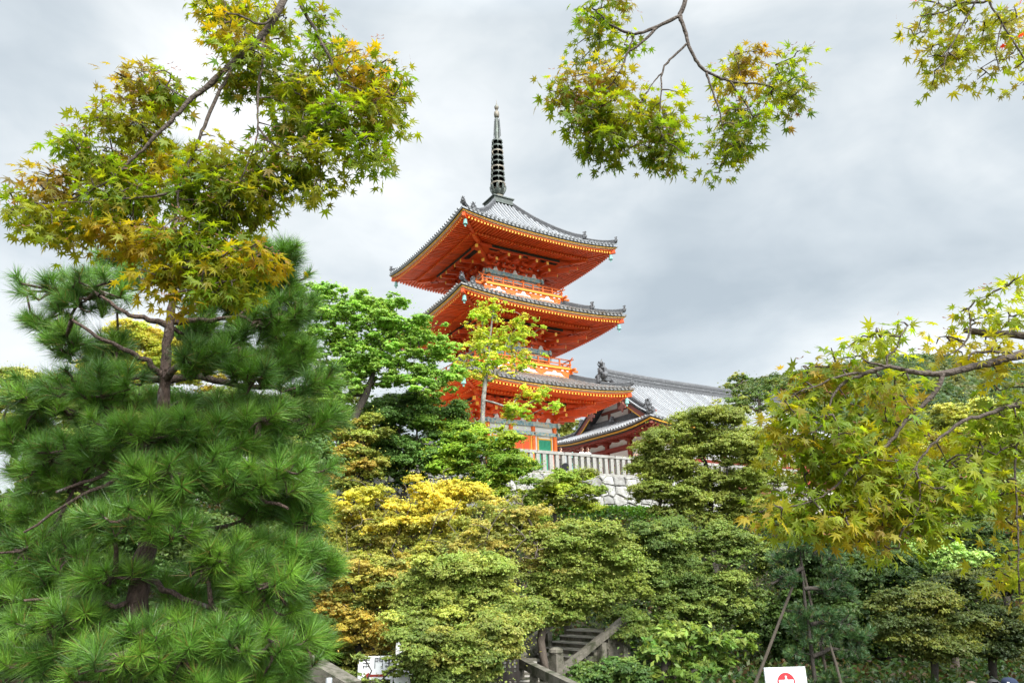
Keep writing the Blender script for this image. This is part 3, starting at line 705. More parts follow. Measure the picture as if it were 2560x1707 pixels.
    wb.box((HL / 2, HW / 2, .15), (HL - 3.4, HW - 3.4, .3)); wb.build('wall', ['hall_red', 'white'], hall)
    # gable faces
    for sgn in (0, 1):
        X = (lambda x: x) if sgn == 0 else (lambda x: HL - x)
        n_ = V((-1 if sgn == 0 else 1, 0, 0)); Y = V((0, 1, 0)); Z = V((0, 0, 1)); g = MB()
        bs = [ag + (half - ag) * i / 10 for i in range(11)]
        poly = [(b, zm(5, b) - .20) for b in bs] + [(HW - b, zm(5, b) - .20) for b in reversed(bs[:-1])]
        g.prism(poly, (X(ag + .55), 0, 0), Y, Z, n_, .06, 0)
        gz = zm(5, ag); gt = zm(5, half)
        g.box((X(ag + .45), half, gz + .12), (.14, (half - ag) * 2, .3), None, 1); g.box((X(ag + .42), half, gz + 1.25), (.16, (half - ag) * 1.05, .26), None, 1)
        for b in (half - 1.5, half + 1.5): g.box((X(ag + .46), b, gz + .65), (.16, .3, .9), None, 1)
        g.box((X(ag + .46), half, gz + 2.1), (.16, .3, 1.5), None, 1)
        gab = g.build('gable', ['white', 'hall_brown'], hall)
        bg = MB()
        for s in (-1, 1):   # barge boards follow the roof curve, with a gold lower edge
            pts = [(half - s * (half - b), zm(5, b)) for b in [ag - .4 + (half - ag + .4) * i / 10 for i in range(11)]]
            for w0, w1, mi, xo in ((-.12, -.22, 2, 1.55), (-.22, -.72, 0, 1.62), (-.72, -.80, 1, 1.60)):
                vs = []
                for y, z in pts:
                    for xx in (xo, xo + .10):
                        vs += [(X(xx), y, z + w0), (X(xx), y, z + w1)]
                bg.add(vs, [q for i in range(10) for q in ((i * 4, i * 4 + 1, i * 4 + 5, i * 4 + 4), (i * 4 + 2, i * 4 + 6, i * 4 + 7, i * 4 + 3), (i * 4 + 1, i * 4 + 3, i * 4 + 7, i * 4 + 5), (i * 4, i * 4 + 4, i * 4 + 6, i * 4 + 2))], mi)
        bg.build('barge_board', ['hall_brown', 'gold', 'black'], gab)
        pe = MB(); poly = [(-.15, 0), (.15, 0), (.25, -.3), (.55, -.45), (.50, -.75), (.20, -.72), (.12, -1.0), (0, -1.15), (-.12, -1.0), (-.20, -.72), (-.50, -.75), (-.55, -.45), (-.25, -.3)]
        pe.prism(poly, (X(1.50), half, gt - .55), Y, Z, n_, .12)
        for s in (-1, 1): pe.prism([(x * .9, y * .8) for x, y in poly], (X(1.50), half + s * 2.3, zm(5, half - 2.3) - .6), Y, Z, n_, .12)
        pe.build('pendant', ['hall_brown'], gab)
        rb = MB(); ridge_sweep(rb, [(X(ag - .05), b, zs(b, ag)) for b in np.linspace(ag - .2, HW - ag + .2, 9)], .5, .42); 
        for b in (ag + 1.3, half, HW - ag - 1.3): rb.box((X(ag - .45), b, zs(b, ag) + .25), (.5, .3, .55), None, 0, .6)
        rb.build('ridge', ['tile_dark'], roof)
    # main ridge
    mr = MB(); pts = [(ar - .35 + (HL - 2 * ar + .7) * i / 14, half, zm(5, half) - .1 + .22 * (abs(i / 7 - 1)) ** 3) for i in range(15)]; 
    ridge_sweep(mr, pts, .55, 1.05)
    r_ = mr.build('ridge', ['tile_dark'], roof)
    for x, d in ((pts[0][0], -1), (pts[-1][0], 1)):
        om = MB()
        oni(om, (x + d * .12, half, pts[0][2] + .12), V((d, 0, 0)), 1.35)
        om.tube([(x - d * .1, half, pts[0][2] + 1.1), (x + d * .1, half, pts[0][2] + 1.55), (x - d * .05, half, pts[0][2] + 1.95)], [.2, .12, .03], 6)
        for yy in (-.55, .55): om.ball((x + d * .12, half + yy, pts[0][2] + .25), .3, 8)
        om.build('demon_tile', ['tile_dark'], r_)
    for ys in (0, 1):
        for xs in (0, 1):
            X = (lambda x: x) if xs == 0 else (lambda x: HL - x); Yf = (lambda b: b) if ys == 0 else (lambda b: HW - b); dr = V((-1 if xs == 0 else 1, -1 if ys == 0 else 1, 0))
            dm = MB(); pd_ = [(X(ar + .55), Yf(b), zm(5, b)) for b in np.linspace(half - .1, 2.6, 12)]; ridge_sweep(dm, pd_, .42, .45)
            ph = [(X(c), Yf(c), zm(c, c) + (.14 * max(0, 1 - c / 1.2) ** 2)) for c in np.linspace(ag + .4, .15, 10)]; ridge_sweep(dm, ph, .34, .36)
            d_ = dm.build('ridge', ['tile_dark'], roof)
            om = MB(); oni(om, V(pd_[-1]) + V((0, -.05 if ys == 0 else .05, .02)), V((0, dr.y, 0)), .95); om.build('demon_tile', ['tile_dark'], d_); om = MB(); oni(om, V(ph[-1]) + dr.normalized() * .06, dr, .72); om.build('demon_tile', ['tile_dark'], d_)
build_hall()
# ------------------------------------------------------------------ terrace, balustrade and stone wall
RP = at(1340, 1125, 44)                  # a point on the top of the balustrade
def wl(u, s, z): return Vector((RP.x, RP.y, 0)) + E_R * u - E_B * s + Vector((0, 0, z))     # u along the wall, s in front of it
ZT, ZR = 5.95, RP.z
ZW = 2.9                                  # foot of the wall
ax_w = (E_R, -E_B, Vector((0, 0, 1)))
bal = empty('stone_balustrade', wl(0, 0, ZT)); tag(bal, 'pale granite balustrade of square posts along the edge of the terrace', 'balustrade')
U0, U1 = -20.0, 24.0
rail = MB(); n_ = 22
for i in range(n_):
    a = U0 + (U1 - U0) * i / n_; b = U0 + (U1 - U0) * (i + 1) / n_
    rail.box(wl((a + b) / 2, 0, ZR - .09), (b - a - .015, .30, .18), ax_w, 0, .93)
rail.build('top_rail', ['stone'], bal, wl(0, 0, ZT))
sill = MB(); sill.box(wl((U0 + U1) / 2, 0, ZT - .03), (U1 - U0, .36, .14), ax_w); sill.build('sill', ['stone'], bal, wl(0, 0, ZT))
pm = MB(); pm.box((0, 0, (ZR - .182 - ZT - .04) / 2 + .04), (.25, .22, ZR - .182 - ZT - .04), ax_w); p0 = pm.build('post', ['stone'], bal)
nb_ = 0
for i in range(-42, 50):
    u = .07 + i * .475
    o = p0 if nb_ == 0 else p0.copy()
    if nb_: COL.objects.link(o)
    nb_ += 1; o.parent = bal; o.location = wl(u, 0, ZT) - wl(0, 0, ZT)
def stone_wall(name, u0, u1, z0, z1, seed, size=.80):
    """fitted boulders: cells of a jittered grid (Voronoi), each a bulging stone with open joints"""
    r = random.Random(seed); mb = MB(); S = lambda z: .24 + (z1 - z) * .22
    mb.add([wl(u0, S(z0) - .10, z0), wl(u1, S(z0) - .10, z0), wl(u1, S(z1) - .10, z1), wl(u0, S(z1) - .10, z1)], [(0, 1, 2, 3)], 1)
    pts = []; rows = int((z1 - z0) / (size * .72)) + 1
    for j in range(-1, rows + 1):
        u = u0 - size + r.uniform(0, size)
        while u < u1 + size:
            pts.append((u + r.uniform(-.10, .10), z0 + (j + .5 + r.uniform(-.26, .26)) * size * .72)); u += size * r.uniform(.7, 1.5)
    for i, (px_, pz_) in enumerate(pts):
        if not (u0 < px_ < u1 and z0 - .2 < pz_ < z1 + .2): continue
        poly = [(u0, z0), (u1, z0), (u1, z1), (u0, z1)]
        for k, (qx, qz) in enumerate(pts):
            if k == i or abs(qx - px_) > 3 or abs(qz - pz_) > 2.2: continue
            mx, mz, nx, nz = (px_ + qx) / 2, (pz_ + qz) / 2, qx - px_, qz - pz_; out = []
            for a in range(len(poly)):
                A, B = poly[a], poly[(a + 1) % len(poly)]; da = (A[0] - mx) * nx + (A[1] - mz) * nz; db = (B[0] - mx) * nx + (B[1] - mz) * nz
                if da <= 0: out.append(A)
                if da * db < 0: t = da / (da - db); out.append((A[0] + (B[0] - A[0]) * t, A[1] + (B[1] - A[1]) * t))
            poly = out
            if len(poly) < 3: break
        if len(poly) < 3: continue
        den = []
        for a in range(len(poly)):
            A, B = poly[a], poly[(a + 1) % len(poly)]; L = math.hypot(B[0] - A[0], B[1] - A[1]); m = max(1, int(L / .22))
            for t in range(m): den.append((A[0] + (B[0] - A[0]) * t / m + r.uniform(-.018, .018), A[1] + (B[1] - A[1]) * t / m + r.uniform(-.018, .018)))
        n = len(den); cx, cz = sum(q[0] for q in den) / n, sum(q[1] for q in den) / n; bul = r.uniform(.0, .10); tx, tz = r.uniform(-.06, .06), r.uniform(-.06, .06); vs = []
        for sc_, dep in ((.95, -.09), (.93, .0), (.82, .05 + bul * .6)): 
            for x, z in den: X, Z = cx + (x - cx) * sc_, cz + (z - cz) * sc_; vs.append(wl(X, S(Z) + dep + (0 if dep < 0 else tx * (X - cx) + tz * (Z - cz) + r.uniform(-.012, .012)), Z))
        vs.append(wl(cx, S(cz) + .06 + bul, cz))
        mb.add(vs, [(l * n + a, l * n + (a + 1) % n, (l + 1) * n + (a + 1) % n, (l + 1) * n + a) for l in range(2) for a in range(n)] + [(2 * n + a, 2 * n + (a + 1) % n, 3 * n) for a in range(n)])
    return mb.build(name, ['stone_wall', 'black'], None, wl(0, 0, z0))
sw = stone_wall('stone_wall', U0, U1, ZW, ZT - .10, 3); sw.location = wl(0, 0, ZW)
tag(sw, 'retaining wall of large fitted pale stones below the balustrade', 'stone wall')
# loudspeaker on the wall
spk = empty('loudspeaker', wl(1.45, .25, ZT - .1)); tag(spk, 'black round horn loudspeaker on a bent arm at the top of the stone wall', 'loudspeaker')
b = MB(); o = wl(1.45, .25, ZT - .1); b.tube([(0, 0, -.5), (0, 0, .1), (.15, -.1, .3)], .03, 6); b.build('arm', ['ink'], spk)
b = MB(); d = Vector((.35, -.8, -.3)).normalized(); c = Vector((.32, -.15, .36)); b.tube([c - d * .28, c - d * .1, c + d * .05, c + d * .16], [.07, .09, .2, .27], 14); b.build('horn', ['ink'], spk)
# bronze lantern behind the balustrade
lp = wl(4.3, -2.2, ZT); lan = empty('bronze_lantern', lp); tag(lan, 'green bronze lantern top with knob showing above the balustrade', 'lantern')
b = MB(); b.lathe([(.32, 0), (.32, .12), (.14, .2), (.12, .8), (.26, .9), (.26, .95)], (0, 0, 0), 12); b.build('pedestal', ['verdigris'], lan)
b = MB(); b.lathe([(.20, .95), (.22, 1.3), (.20, 1.32)], (0, 0, 0), 6); b.build('fire_box', ['bronze'], lan)
b = MB(); b.lathe([(.40, 1.32), (.36, 1.36), (.20, 1.46), (.10, 1.52), (.06, 1.55), (.09, 1.60), (.08, 1.66), (.02, 1.74)], (0, 0, 0), 12); b.build('cap', ['verdigris'], lan)
# ------------------------------------------------------------------ ground
def smooth(x): x = min(1, max(0, x)); return x * x * (3 - 2 * x)
def gz(x, y):
    s = -(Vector((x, y, 0)) - Vector((RP.x, RP.y, 0))).dot(E_B)
    z = -3.8 + (ZW + .15 + 3.8) * smooth((15 - s) / 14.3)
    z += 2.2 * smooth((7.5 - y) / 3.0) * (1 - smooth((s - 70) / 20))      # bank the camera stands on
    if s < -.2: z = ZT
    return z
g = MB(); xs = list(np.linspace(-60, 70, 66)); ys = list(np.linspace(-12, 46, 60))
# ground in front of the wall, in wall coordinates so that it meets the wall foot
us = np.linspace(-70, 80, 76); ss = np.concatenate([np.linspace(-.15, 20, 34), np.linspace(21, 70, 40)])
vs = []
for s in ss:
    for u in us:
        q = wl(u, s, 0); z = gz(q.x, q.y + 0.0) if s > 0 else ZW + .15
        vs.append((q.x, q.y, z + .10 * math.sin(q.x * 1.7) * math.sin(q.y * 1.3)))
k = len(us); g.add(vs, [(j * k + i, j * k + i + 1, (j + 1) * k + i + 1, (j + 1) * k + i) for j in range(len(ss) - 1) for i in range(k - 1)])
gr = g.build('ground', ['ground'], smooth=True); tag(gr, kind='structure')
t = MB(); t.add([wl(-17, .16, ZT - .02), wl(60, .16, ZT - .02), wl(60, -110, ZT - .02), wl(-17, -110, ZT - .02), wl(-17, .16, ZW - .5), wl(60, .16, ZW - .5)], [(0, 1, 2, 3), (4, 5, 1, 0)]); tt = t.build('terrace', ['terrace']); tag(tt, kind='structure')
far = MB(); far.add([(-900, -300, -4.6), (900, -300, -4.6), (900, 1500, -4.6), (-900, 1500, -4.6)], [(0, 1, 2, 3)]); ff = far.build('terrain', ['hill']); tag(ff, kind='structure')
# ------------------------------------------------------------------ foliage helpers
def unit(a): return a / np.maximum(np.linalg.norm(a, axis=-1, keepdims=True), 1e-9)
def leaf_quads(r, P, N, size, aspect=.55):
    """one small pointed leaf (diamond) per point P with normal N"""
    n = len(P); a = unit(np.cross(N, unit(r.normal(size=(n, 3))))); b = np.cross(N, a)
    s = size * r.uniform(.7, 1.3, (n, 1)); c = a * s; d = b * s * aspect
    q = np.empty((n, 4, 3)); q[:, 0] = P - c; q[:, 1] = P - d - c * .15; q[:, 2] = P + c; q[:, 3] = P + d - c * .15
    q[:, 2] -= N * s * .25
    return q.reshape(-1, 3)
def pad_leaves(r, C, rad, flat, n, up=1.0, droop=.35):
    """n leaves in small clumps over a flattened, drooping spray"""
    m = max(6, n // 34)
    d = unit(r.normal(size=(m, 3))); rr = r.uniform(0, 1, (m, 1)) ** .45
    d[:, 2] = np.where(r.uniform(size=m) < .65, np.abs(d[:, 2]), d[:, 2])
    c = d * rr * rad; c[:, 2] *= flat
    c[:, 2] -= droop * rad * (np.hypot(c[:, 0], c[:, 1]) / rad) ** 2
    k = r.integers(m, size=n); e = unit(r.normal(size=(n, 3))) * r.uniform(0, 1, (n, 1)) ** .5
    p = c[k] + e * rad * np.array([.30, .30, .12]) * r.uniform(.5, 1.35, (m, 1))[k]
    nn = unit(d[k] * .5 + e * .4 + np.array([0, -.15, up * .68]) + r.normal(size=(n, 3)) * .45)
    lo = r.uniform(size=n) < .05; p[lo] += r.normal(size=(int(lo.sum()), 3)) * rad * np.array([.5, .5, .3])     # loose outer leaves
    return C + p, nn
def grow(trunk, targets, r0, r, sag=.0, twig=.012, jit=.022):
    """wood: from the trunk polyline out to every target, thicker where many targets share it"""
    nodes = [np.array(q, float) for q in trunk]; par = [-1] + list(range(len(trunk) - 1)); nt = len(trunk)
    start = max(1, int(nt * .35)); root = nodes[start]
    T = sorted(targets, key=lambda q: np.linalg.norm(q - root)); load = [0.0] * nt
    A = np.array(nodes)
    for t in T:
        A = np.array(nodes); dd = np.linalg.norm(A - t, axis=1); dd[:start] += 1e3
        dd += np.maximum(0, (A[:, 2] - t[2])) * .8
        i = int(np.argmin(dd)); d = t - nodes[i]; L = np.linalg.norm(d); m = max(2, int(L / .5)); p = i
        for k in range(1, m + 1):
            q = nodes[i] + d * k / m; q = q + r.normal(size=3) * jit * L * (k < m) * .6
            q[2] += math.sin(math.pi * k / m) * L * (.06 - sag)
            nodes.append(q); par.append(p); load.append(0.0); p = len(nodes) - 1
        load[p] += 1
    for i in range(len(nodes) - 1, 0, -1): load[par[i]] += load[i]
    mx = max(load[0], 1); rad = [max(twig, r0 * (max(l, .3) / mx) ** .5) for l in load]
    for i in range(nt): rad[i] = max(rad[i], r0 * (1 - .75 * i / max(nt - 1, 1)))
    kids = {}
    for i, p in enumerate(par): kids.setdefault(p, []).append(i)
    mb = MB(); stack = [(0, None)]
    while stack:
        i, pre = stack.pop(); ch = ([pre] if pre is not None else []) + [i]; c = i
        while c in kids:
            ks = sorted(kids[c], key=lambda q: -load[q] - (1e6 if q < nt else 0)); nx = ks[0]
            for o in ks[1:]: stack.append((o, c))
            ch.append(nx); c = nx
        if len(ch) > 1:
            rr = [rad[q] for q in ch]
            if pre is not None: rr[0] = min(rr[0], rr[1] * 1.15)
            mb.tube([nodes[q] for q in ch], rr, 7 if rr[0] > .05 else 4, cap=False)
    return mb
def px_blob(b, d):
    """ellipsoid (centre, radii) from a patch of the photograph: x, y, half width, half height, depth offset"""
    x, y, rx, ry = b[:4]; dd = d + (b[4] if len(b) > 4 else 0); k = dd / (FPX * .95)
    c = np.array(at(x, y, dd)); return c, np.array([rx * k, rx * k * .8, ry * k])
TREE_SEED = [100]
def tree(name, label, d, blobs, cols, base=None, trunk=None, npad=70, nleaf=330, leaf=.085, padr=(.35, .75), flat=.46, r0=.14, bark='bark_dark', group=None, cat='tree', colw=None, mix=.25, up=1.0, fill=.55, bare=0, aspect=.55, droop=.20):
    """blobs outline the crown at d metres; pads of leaves fill them; wood is grown to every pad"""
    TREE_SEED[0] += 7; r = np.random.default_rng(TREE_SEED[0])
    E = [px_blob(b, d) for b in blobs]; W = np.array([e[1][0] * e[1][2] for e in E]); W /= W.sum()
    cols = 1.22 * np.array([c if c in PALETTE else tuple(1.75 * v for v in c) for c in map(tuple, cols)], float); cw = np.array(colw if colw is not None else [1] * len(cols), float); cw /= cw.sum()
    pads = []
    for bi, (c, rad) in enumerate(E):
        m = max(2, int(round(npad * 1.15 * W[bi])))
        for _ in range(m):
            v = unit(r.normal(size=3)) * r.uniform(fill * .4, 1.0) ** .6
            pr = r.uniform(*padr) * 1.3; k = np.maximum(rad * 1.12 - pr * .3, rad * .3)
            ci = r.choice(len(cols), p=cw)
            if len(blobs[bi]) > 5: ci = blobs[bi][5]
            pads.append((c + v * k * (np.array([1.45, 1.2, 1.12]) if r.uniform() < .28 else 1.0), pr * r.uniform(.6, 1.0), ci))
    cen = np.mean([e[0] for e in E], axis=0)
    if base is None: base = (cen[0], cen[1] + .3)
    bz = ZT if wl_s(base[0], base[1]) < 0 else gz(base[0], base[1])
    root = np.array([base[0], base[1], bz - .15])
    if trunk is None:
        low = min(p[0][2] for p in pads); topz = cen[2]; fork = np.array([cen[0] + r.normal() * .2, cen[1], max(bz + .6, low + (topz - low) * .25)])
        tr = [root, root * .66 + fork * .34 + r.normal(size=3) * [.12, .12, 0], root * .33 + fork * .67 + r.normal(size=3) * [.15, .15, 0], fork, fork * .5 + cen * .5 + r.normal(size=3) * .15, cen]
    else: tr = [root] + [np.array(at(*q)) for q in trunk]
    rt = empty(name, Vector(root)); tag(rt, label, cat, group)
    tg = [p[0] for p in pads]
    for _ in range(bare):       # leafless twig ends reaching out of the crown
        c, rad = E[r.choice(len(E), p=W)]; v = unit(r.normal(size=3)); v[2] = abs(v[2]); v[1] = -abs(v[1]); tg.append(c + unit(v) * rad * 1.35 + np.array([0, -.2, .1]))
    wood = grow(tr, tg, r0, r, twig=.013)
    wood.build('trunk', [bark], rt, root, smooth=True)
    P, N, T = [], [], []
    pm = np.mean([p[1] ** 2 for p in pads])
    for c, pr, ci in pads:
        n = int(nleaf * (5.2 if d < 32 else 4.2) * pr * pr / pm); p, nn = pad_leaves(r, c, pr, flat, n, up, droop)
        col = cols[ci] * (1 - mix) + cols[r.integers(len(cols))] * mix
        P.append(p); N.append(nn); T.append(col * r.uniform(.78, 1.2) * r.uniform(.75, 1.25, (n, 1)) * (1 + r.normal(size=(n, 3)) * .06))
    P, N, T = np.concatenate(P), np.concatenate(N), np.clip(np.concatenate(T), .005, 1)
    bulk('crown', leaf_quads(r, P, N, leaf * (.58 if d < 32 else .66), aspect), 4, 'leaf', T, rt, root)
    return rt
def wl_s(x, y): return -(Vector((x, y, 0)) - Vector((RP.x, RP.y, 0))).dot(E_B)
# leaf colours
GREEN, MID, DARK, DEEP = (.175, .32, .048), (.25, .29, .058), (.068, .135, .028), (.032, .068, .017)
LIME, OLIVE, GOLD, ORANGE, RUST, PALE = (.33, .40, .040), (.30, .32, .060), (.55, .38, .038), (.42, .25, .045), (.36, .19, .07), (.34, .38, .10)
PALETTE = {GREEN, MID, DARK, DEEP, LIME, OLIVE, GOLD, ORANGE, RUST, PALE}
# ------------------------------------------------------------------ trees on the slope
tree('maple_tree', 'spreading fresh green maple with dark bare limbs left of the pagoda', 33,
     [(800, 735, 55, 28), (880, 745, 80, 32), (950, 760, 70, 30), (790, 790, 75, 40), (870, 800, 90, 40), (960, 810, 95, 42), (1040, 830, 75, 38), (750, 850, 50, 45), (830, 850, 80, 40), (880, 900, 80, 40), (950, 900, 60, 40), (840, 940, 60, 35), (930, 855, 90, 40), (1020, 880, 90, 40), (1100, 890, 55, 35), (1130, 930, 40, 28), (1000, 930, 80, 35), (780, 920, 60, 35), (900, 950, 60, 25), (1060, 970, 70, 32), (850, 985, 60, 25)], [(.165, .275, .048), (.18, .265, .05), (.12, .21, .038)],
     trunk=[(905, 1120, 33), (888, 1040, 33), (915, 985, 33), (935, 930, 33), (955, 890, 33), (962, 850, 33)], npad=430, nleaf=125, leaf=.085, padr=(.24, .46), flat=.42, r0=.19, bark='bark_dark', mix=.3, fill=.2)
tree('maple_tree', 'slim pale barked young tree with yellow green leaves in front of the pagoda', 36,
     [(1235, 770, 55, 28), (1210, 830, 70, 60), (1290, 830, 55, 55), (1240, 900, 85, 50), (1310, 900, 30, 30), (1190, 930, 45, 40), (1340, 985, 55, 22), (1380, 1020, 30, 22), (1300, 1030, 50, 35)], [(.31, .36, .045), (.35, .34, .05), (.24, .33, .04)],
     trunk=[(1205, 1080, 36), (1208, 1000, 36), (1215, 940, 36), (1222, 880, 36), (1230, 800, 36), (1235, 755, 36)], npad=210, nleaf=78, leaf=.070, padr=(.17, .34), flat=.6, r0=.12, bark='bark_pale', fill=.1)
tree('maple_tree', 'dark green dense maple before the pagoda wall, two thin trunks beneath', 35,
     [(1000, 1075, 110, 60), (900, 1090, 60, 50), (1040, 1140, 100, 60), (960, 1160, 80, 45), (1090, 1030, 70, 40), (1030, 1000, 60, 30), (960, 1020, 60, 40)], [(.085, .155, .033), (.055, .095, .02), DARK], npad=120, nleaf=260, padr=(.35, .7), r0=.15, fill=.3)
tree('maple_tree', 'bright yellow green maple in front of the pagoda base', 34,
     [(1150, 1080, 75, 45), (1230, 1110, 70, 45), (1190, 1160, 95, 50), (1130, 1140, 60, 50), (1270, 1180, 55, 35), (1180, 1220, 90, 40), (1320, 1165, 28, 16)], [(.14, .21, .02), LIME, (.09, .16, .02)], npad=120, nleaf=250, padr=(.3, .6), r0=.13, fill=.3)
tree('maple_tree', 'small green maple turning yellow and orange beside the tall pine', 33,
     [(880, 1110, 55, 45), (840, 1150, 45, 40, 0, 2), (905, 1165, 50, 40), (850, 1075, 35, 25), (815, 1205, 35, 30, 0, 3), (930, 1060, 40, 40), (880, 1215, 50, 30)], [MID, (.16, .19, .03), (.25, .20, .04), ORANGE], colw=[3, 3, 1, .4], npad=80, nleaf=230, padr=(.3, .55), r0=.1, fill=.3)
tree('maple_tree', 'light green maple leaning over the foot of the stone wall', 38,
     [(1390, 1210, 70, 30), (1440, 1190, 45, 22), (1340, 1240, 70, 35), (1430, 1250, 70, 30), (1300, 1290, 70, 30), (1480, 1225, 35, 18)], [LIME, (.12, .18, .03), MID], npad=75, nleaf=220, padr=(.3, .6), r0=.11, fill=.25)
tree('maple_tree', 'large golden yellow maple below the dark green one', 28,
     [(1090, 1215, 50, 35, 0, 0), (1150, 1235, 60, 40, 0, 0), (1060, 1270, 90, 50, 0, 0), (920, 1240, 50, 40, 0, 1), (870, 1280, 60, 50), (980, 1300, 100, 50), (1120, 1310, 90, 45), (1000, 1370, 130, 50, 0, 2), (850, 1360, 70, 50, 0, 2), (810, 1270, 30, 60), (1210, 1245, 40, 30, 0, 3)], [(.36, .32, .045), (.31, .31, .05), OLIVE, (.28, .25, .06)], colw=[3, 2, 1.5, .6], npad=230, nleaf=170, leaf=.072, padr=(.22, .46), r0=.15, bark='bark', fill=.2, bare=30)
tree('maple_tree', 'half bare maple with grey twigs and thin brownish leaves', 26,
     [(1240, 1290, 70, 45), (1300, 1330, 60, 40), (1200, 1370, 90, 45), (1340, 1400, 50, 45, 0, 1), (1270, 1420, 80, 40), (1320, 1285, 40, 25)], [OLIVE, (.25, .22, .055), (.21, .20, .05), (.13, .15, .035)], npad=110, nleaf=95, leaf=.065, padr=(.24, .5), r0=.12, bark='bark', fill=.2, bare=40)
tree('maple_tree', 'olive green maple with an orange skirt next to the pine tree', 25,
     [(880, 1440, 90, 60), (960, 1470, 80, 60), (850, 1520, 70, 40, 0, 3), (900, 1560, 80, 45, 0, 2), (960, 1590, 60, 40, 0, 3), (810, 1480, 40, 50, 0, 3), (1000, 1420, 60, 40), (870, 1630, 90, 50, .5, 1)], [OLIVE, (.10, .13, .028), (.31, .25, .045), (.28, .22, .05)], colw=[3, 2, .7, .3], npad=190, nleaf=180, leaf=.07, padr=(.22, .44), r0=.14, fill=.2, bare=15)
tree('maple_tree', 'light green upright maple fanning out in the middle of the slope', 23,
     [(1130, 1410, 80, 40), (1200, 1420, 70, 40), (1100, 1480, 90, 50), (1210, 1490, 90, 45), (1150, 1540, 120, 50), (1020, 1540, 60, 50), (1280, 1520, 60, 50)], [(.115, .155, .03), (.15, .175, .038), (.20, .22, .045)], npad=130, nleaf=300, leaf=.068, padr=(.26, .5), r0=.11, fill=.3)
tree('maple_tree', 'low yellow green maple drooping over the notice boards', 21,
     [(1100, 1600, 110, 45), (1200, 1610, 80, 40), (1180, 1660, 80, 35), (1080, 1660, 80, 40, .3, 2), (1230, 1570, 50, 40), (1260, 1625, 40, 25, 0, 1), (1140, 1690, 90, 25, .2, 2)], [(.13, .165, .032), (.18, .185, .04), (.07, .10, .022)], npad=120, nleaf=300, leaf=.066, padr=(.24, .46), r0=.10, fill=.3)
tree('maple_tree', 'green maple with a thin bent trunk beside the stone stairs', 26,
     [(1400, 1360, 70, 50), (1480, 1330, 70, 40), (1440, 1420, 80, 45), (1540, 1380, 60, 45), (1370, 1460, 55, 45), (1460, 1490, 70, 40), (1550, 1460, 60, 40, 0, 1), (1345, 1540, 45, 35), (1400, 1530, 55, 35)], [MID, (.13, .16, .03), (.11, .15, .03)],
     trunk=[(1368, 1690, 26), (1358, 1640, 26), (1352, 1600, 26), (1362, 1540, 26), (1390, 1470, 26)], npad=130, nleaf=290, leaf=.075, padr=(.3, .55), r0=.14, bark='bark', fill=.3)
tree('maple_tree', 'broad olive green maple in front of the temple hall', 37,
     [(1760, 1045, 70, 35), (1830, 1040, 50, 28), (1700, 1100, 80, 45), (1800, 1110, 100, 50), (1900, 1120, 60, 50), (1650, 1160, 60, 40), (1740, 1190, 110, 55), (1860, 1200, 90, 50), (1650, 1230, 60, 45), (1760, 1260, 120, 45), (1610, 1130, 35, 25), (1890, 1270, 70, 40)], [MID, (.115, .145, .028), (.14, .165, .035)], npad=230, nleaf=250, leaf=.085, padr=(.4, .75), r0=.22, fill=.35)
tree('maple_tree', 'wide green maple spreading over the upper stairs', 29,
     [(1620, 1340, 80, 45), (1720, 1350, 90, 45), (1820, 1360, 70, 45), (1580, 1410, 70, 40), (1680, 1430, 100, 45), (1790, 1440, 80, 45), (1640, 1490, 100, 45), (1750, 1510, 100, 45), (1700, 1560, 100, 35), (1850, 1500, 60, 40), (1910, 1390, 50, 40), (1560, 1540, 50, 22, -1), (1600, 1580, 45, 20, -1.5)], [(.095, .13, .027), (.12, .15, .03), (.065, .10, .022)], npad=200, nleaf=280, leaf=.075, padr=(.32, .6), r0=.18, fill=.3)
tree('maple_tree', 'thin crowned tree rising behind the hall roof, clear stems', 62,
     [(1865, 945, 28, 18), (1830, 970, 30, 14), (1900, 985, 45, 22), (1950, 965, 30, 20), (1850, 1005, 55, 20), (1930, 1020, 40, 20)], [(.075, .12, .03), OLIVE, (.06, .095, .022)], npad=46, nleaf=75, leaf=.13, padr=(.45, .8), r0=.16, bark='bark', fill=.2)
tree('broadleaf_tree', 'pale yellow green feathery tree at the foot of the wooded hill', 46,
     [(2390, 1060, 80, 55), (2470, 1050, 60, 50), (2340, 1120, 60, 45), (2440, 1130, 110, 50), (2530, 1100, 50, 50)], [PALE, (.30, .30, .07), (.19, .23, .06)], npad=130, nleaf=250, leaf=.11, padr=(.4, .8), r0=.2, fill=.3, flat=.6)
tree('broadleaf_tree', 'grey green tree with white bare branches behind the big maple bough', 34,
     [(2300, 1190, 90, 55), (2420, 1220, 90, 55), (2520, 1240, 60, 60), (2250, 1270, 80, 50), (2380, 1310, 110, 50), (2500, 1330, 80, 50), (2150, 1250, 70, 60)], [(.10, .14, .035), (.07, .11, .028), (.13, .16, .05)], npad=160, nleaf=270, leaf=.10, padr=(.4, .75), r0=.17, bark='bark_pale', fill=.3)
tree('broadleaf_tree', 'pale leaved tree spray lit against the dark wood', 27,
     [(2330, 1380, 50, 25), (2400, 1395, 45, 20), (2290, 1370, 30, 20), (2370, 1410, 40, 18)], [(.22, .30, .09), (.17, .25, .07)], npad=45, nleaf=130, leaf=.10, padr=(.25, .42), r0=.12, bark='bark', fill=.2)
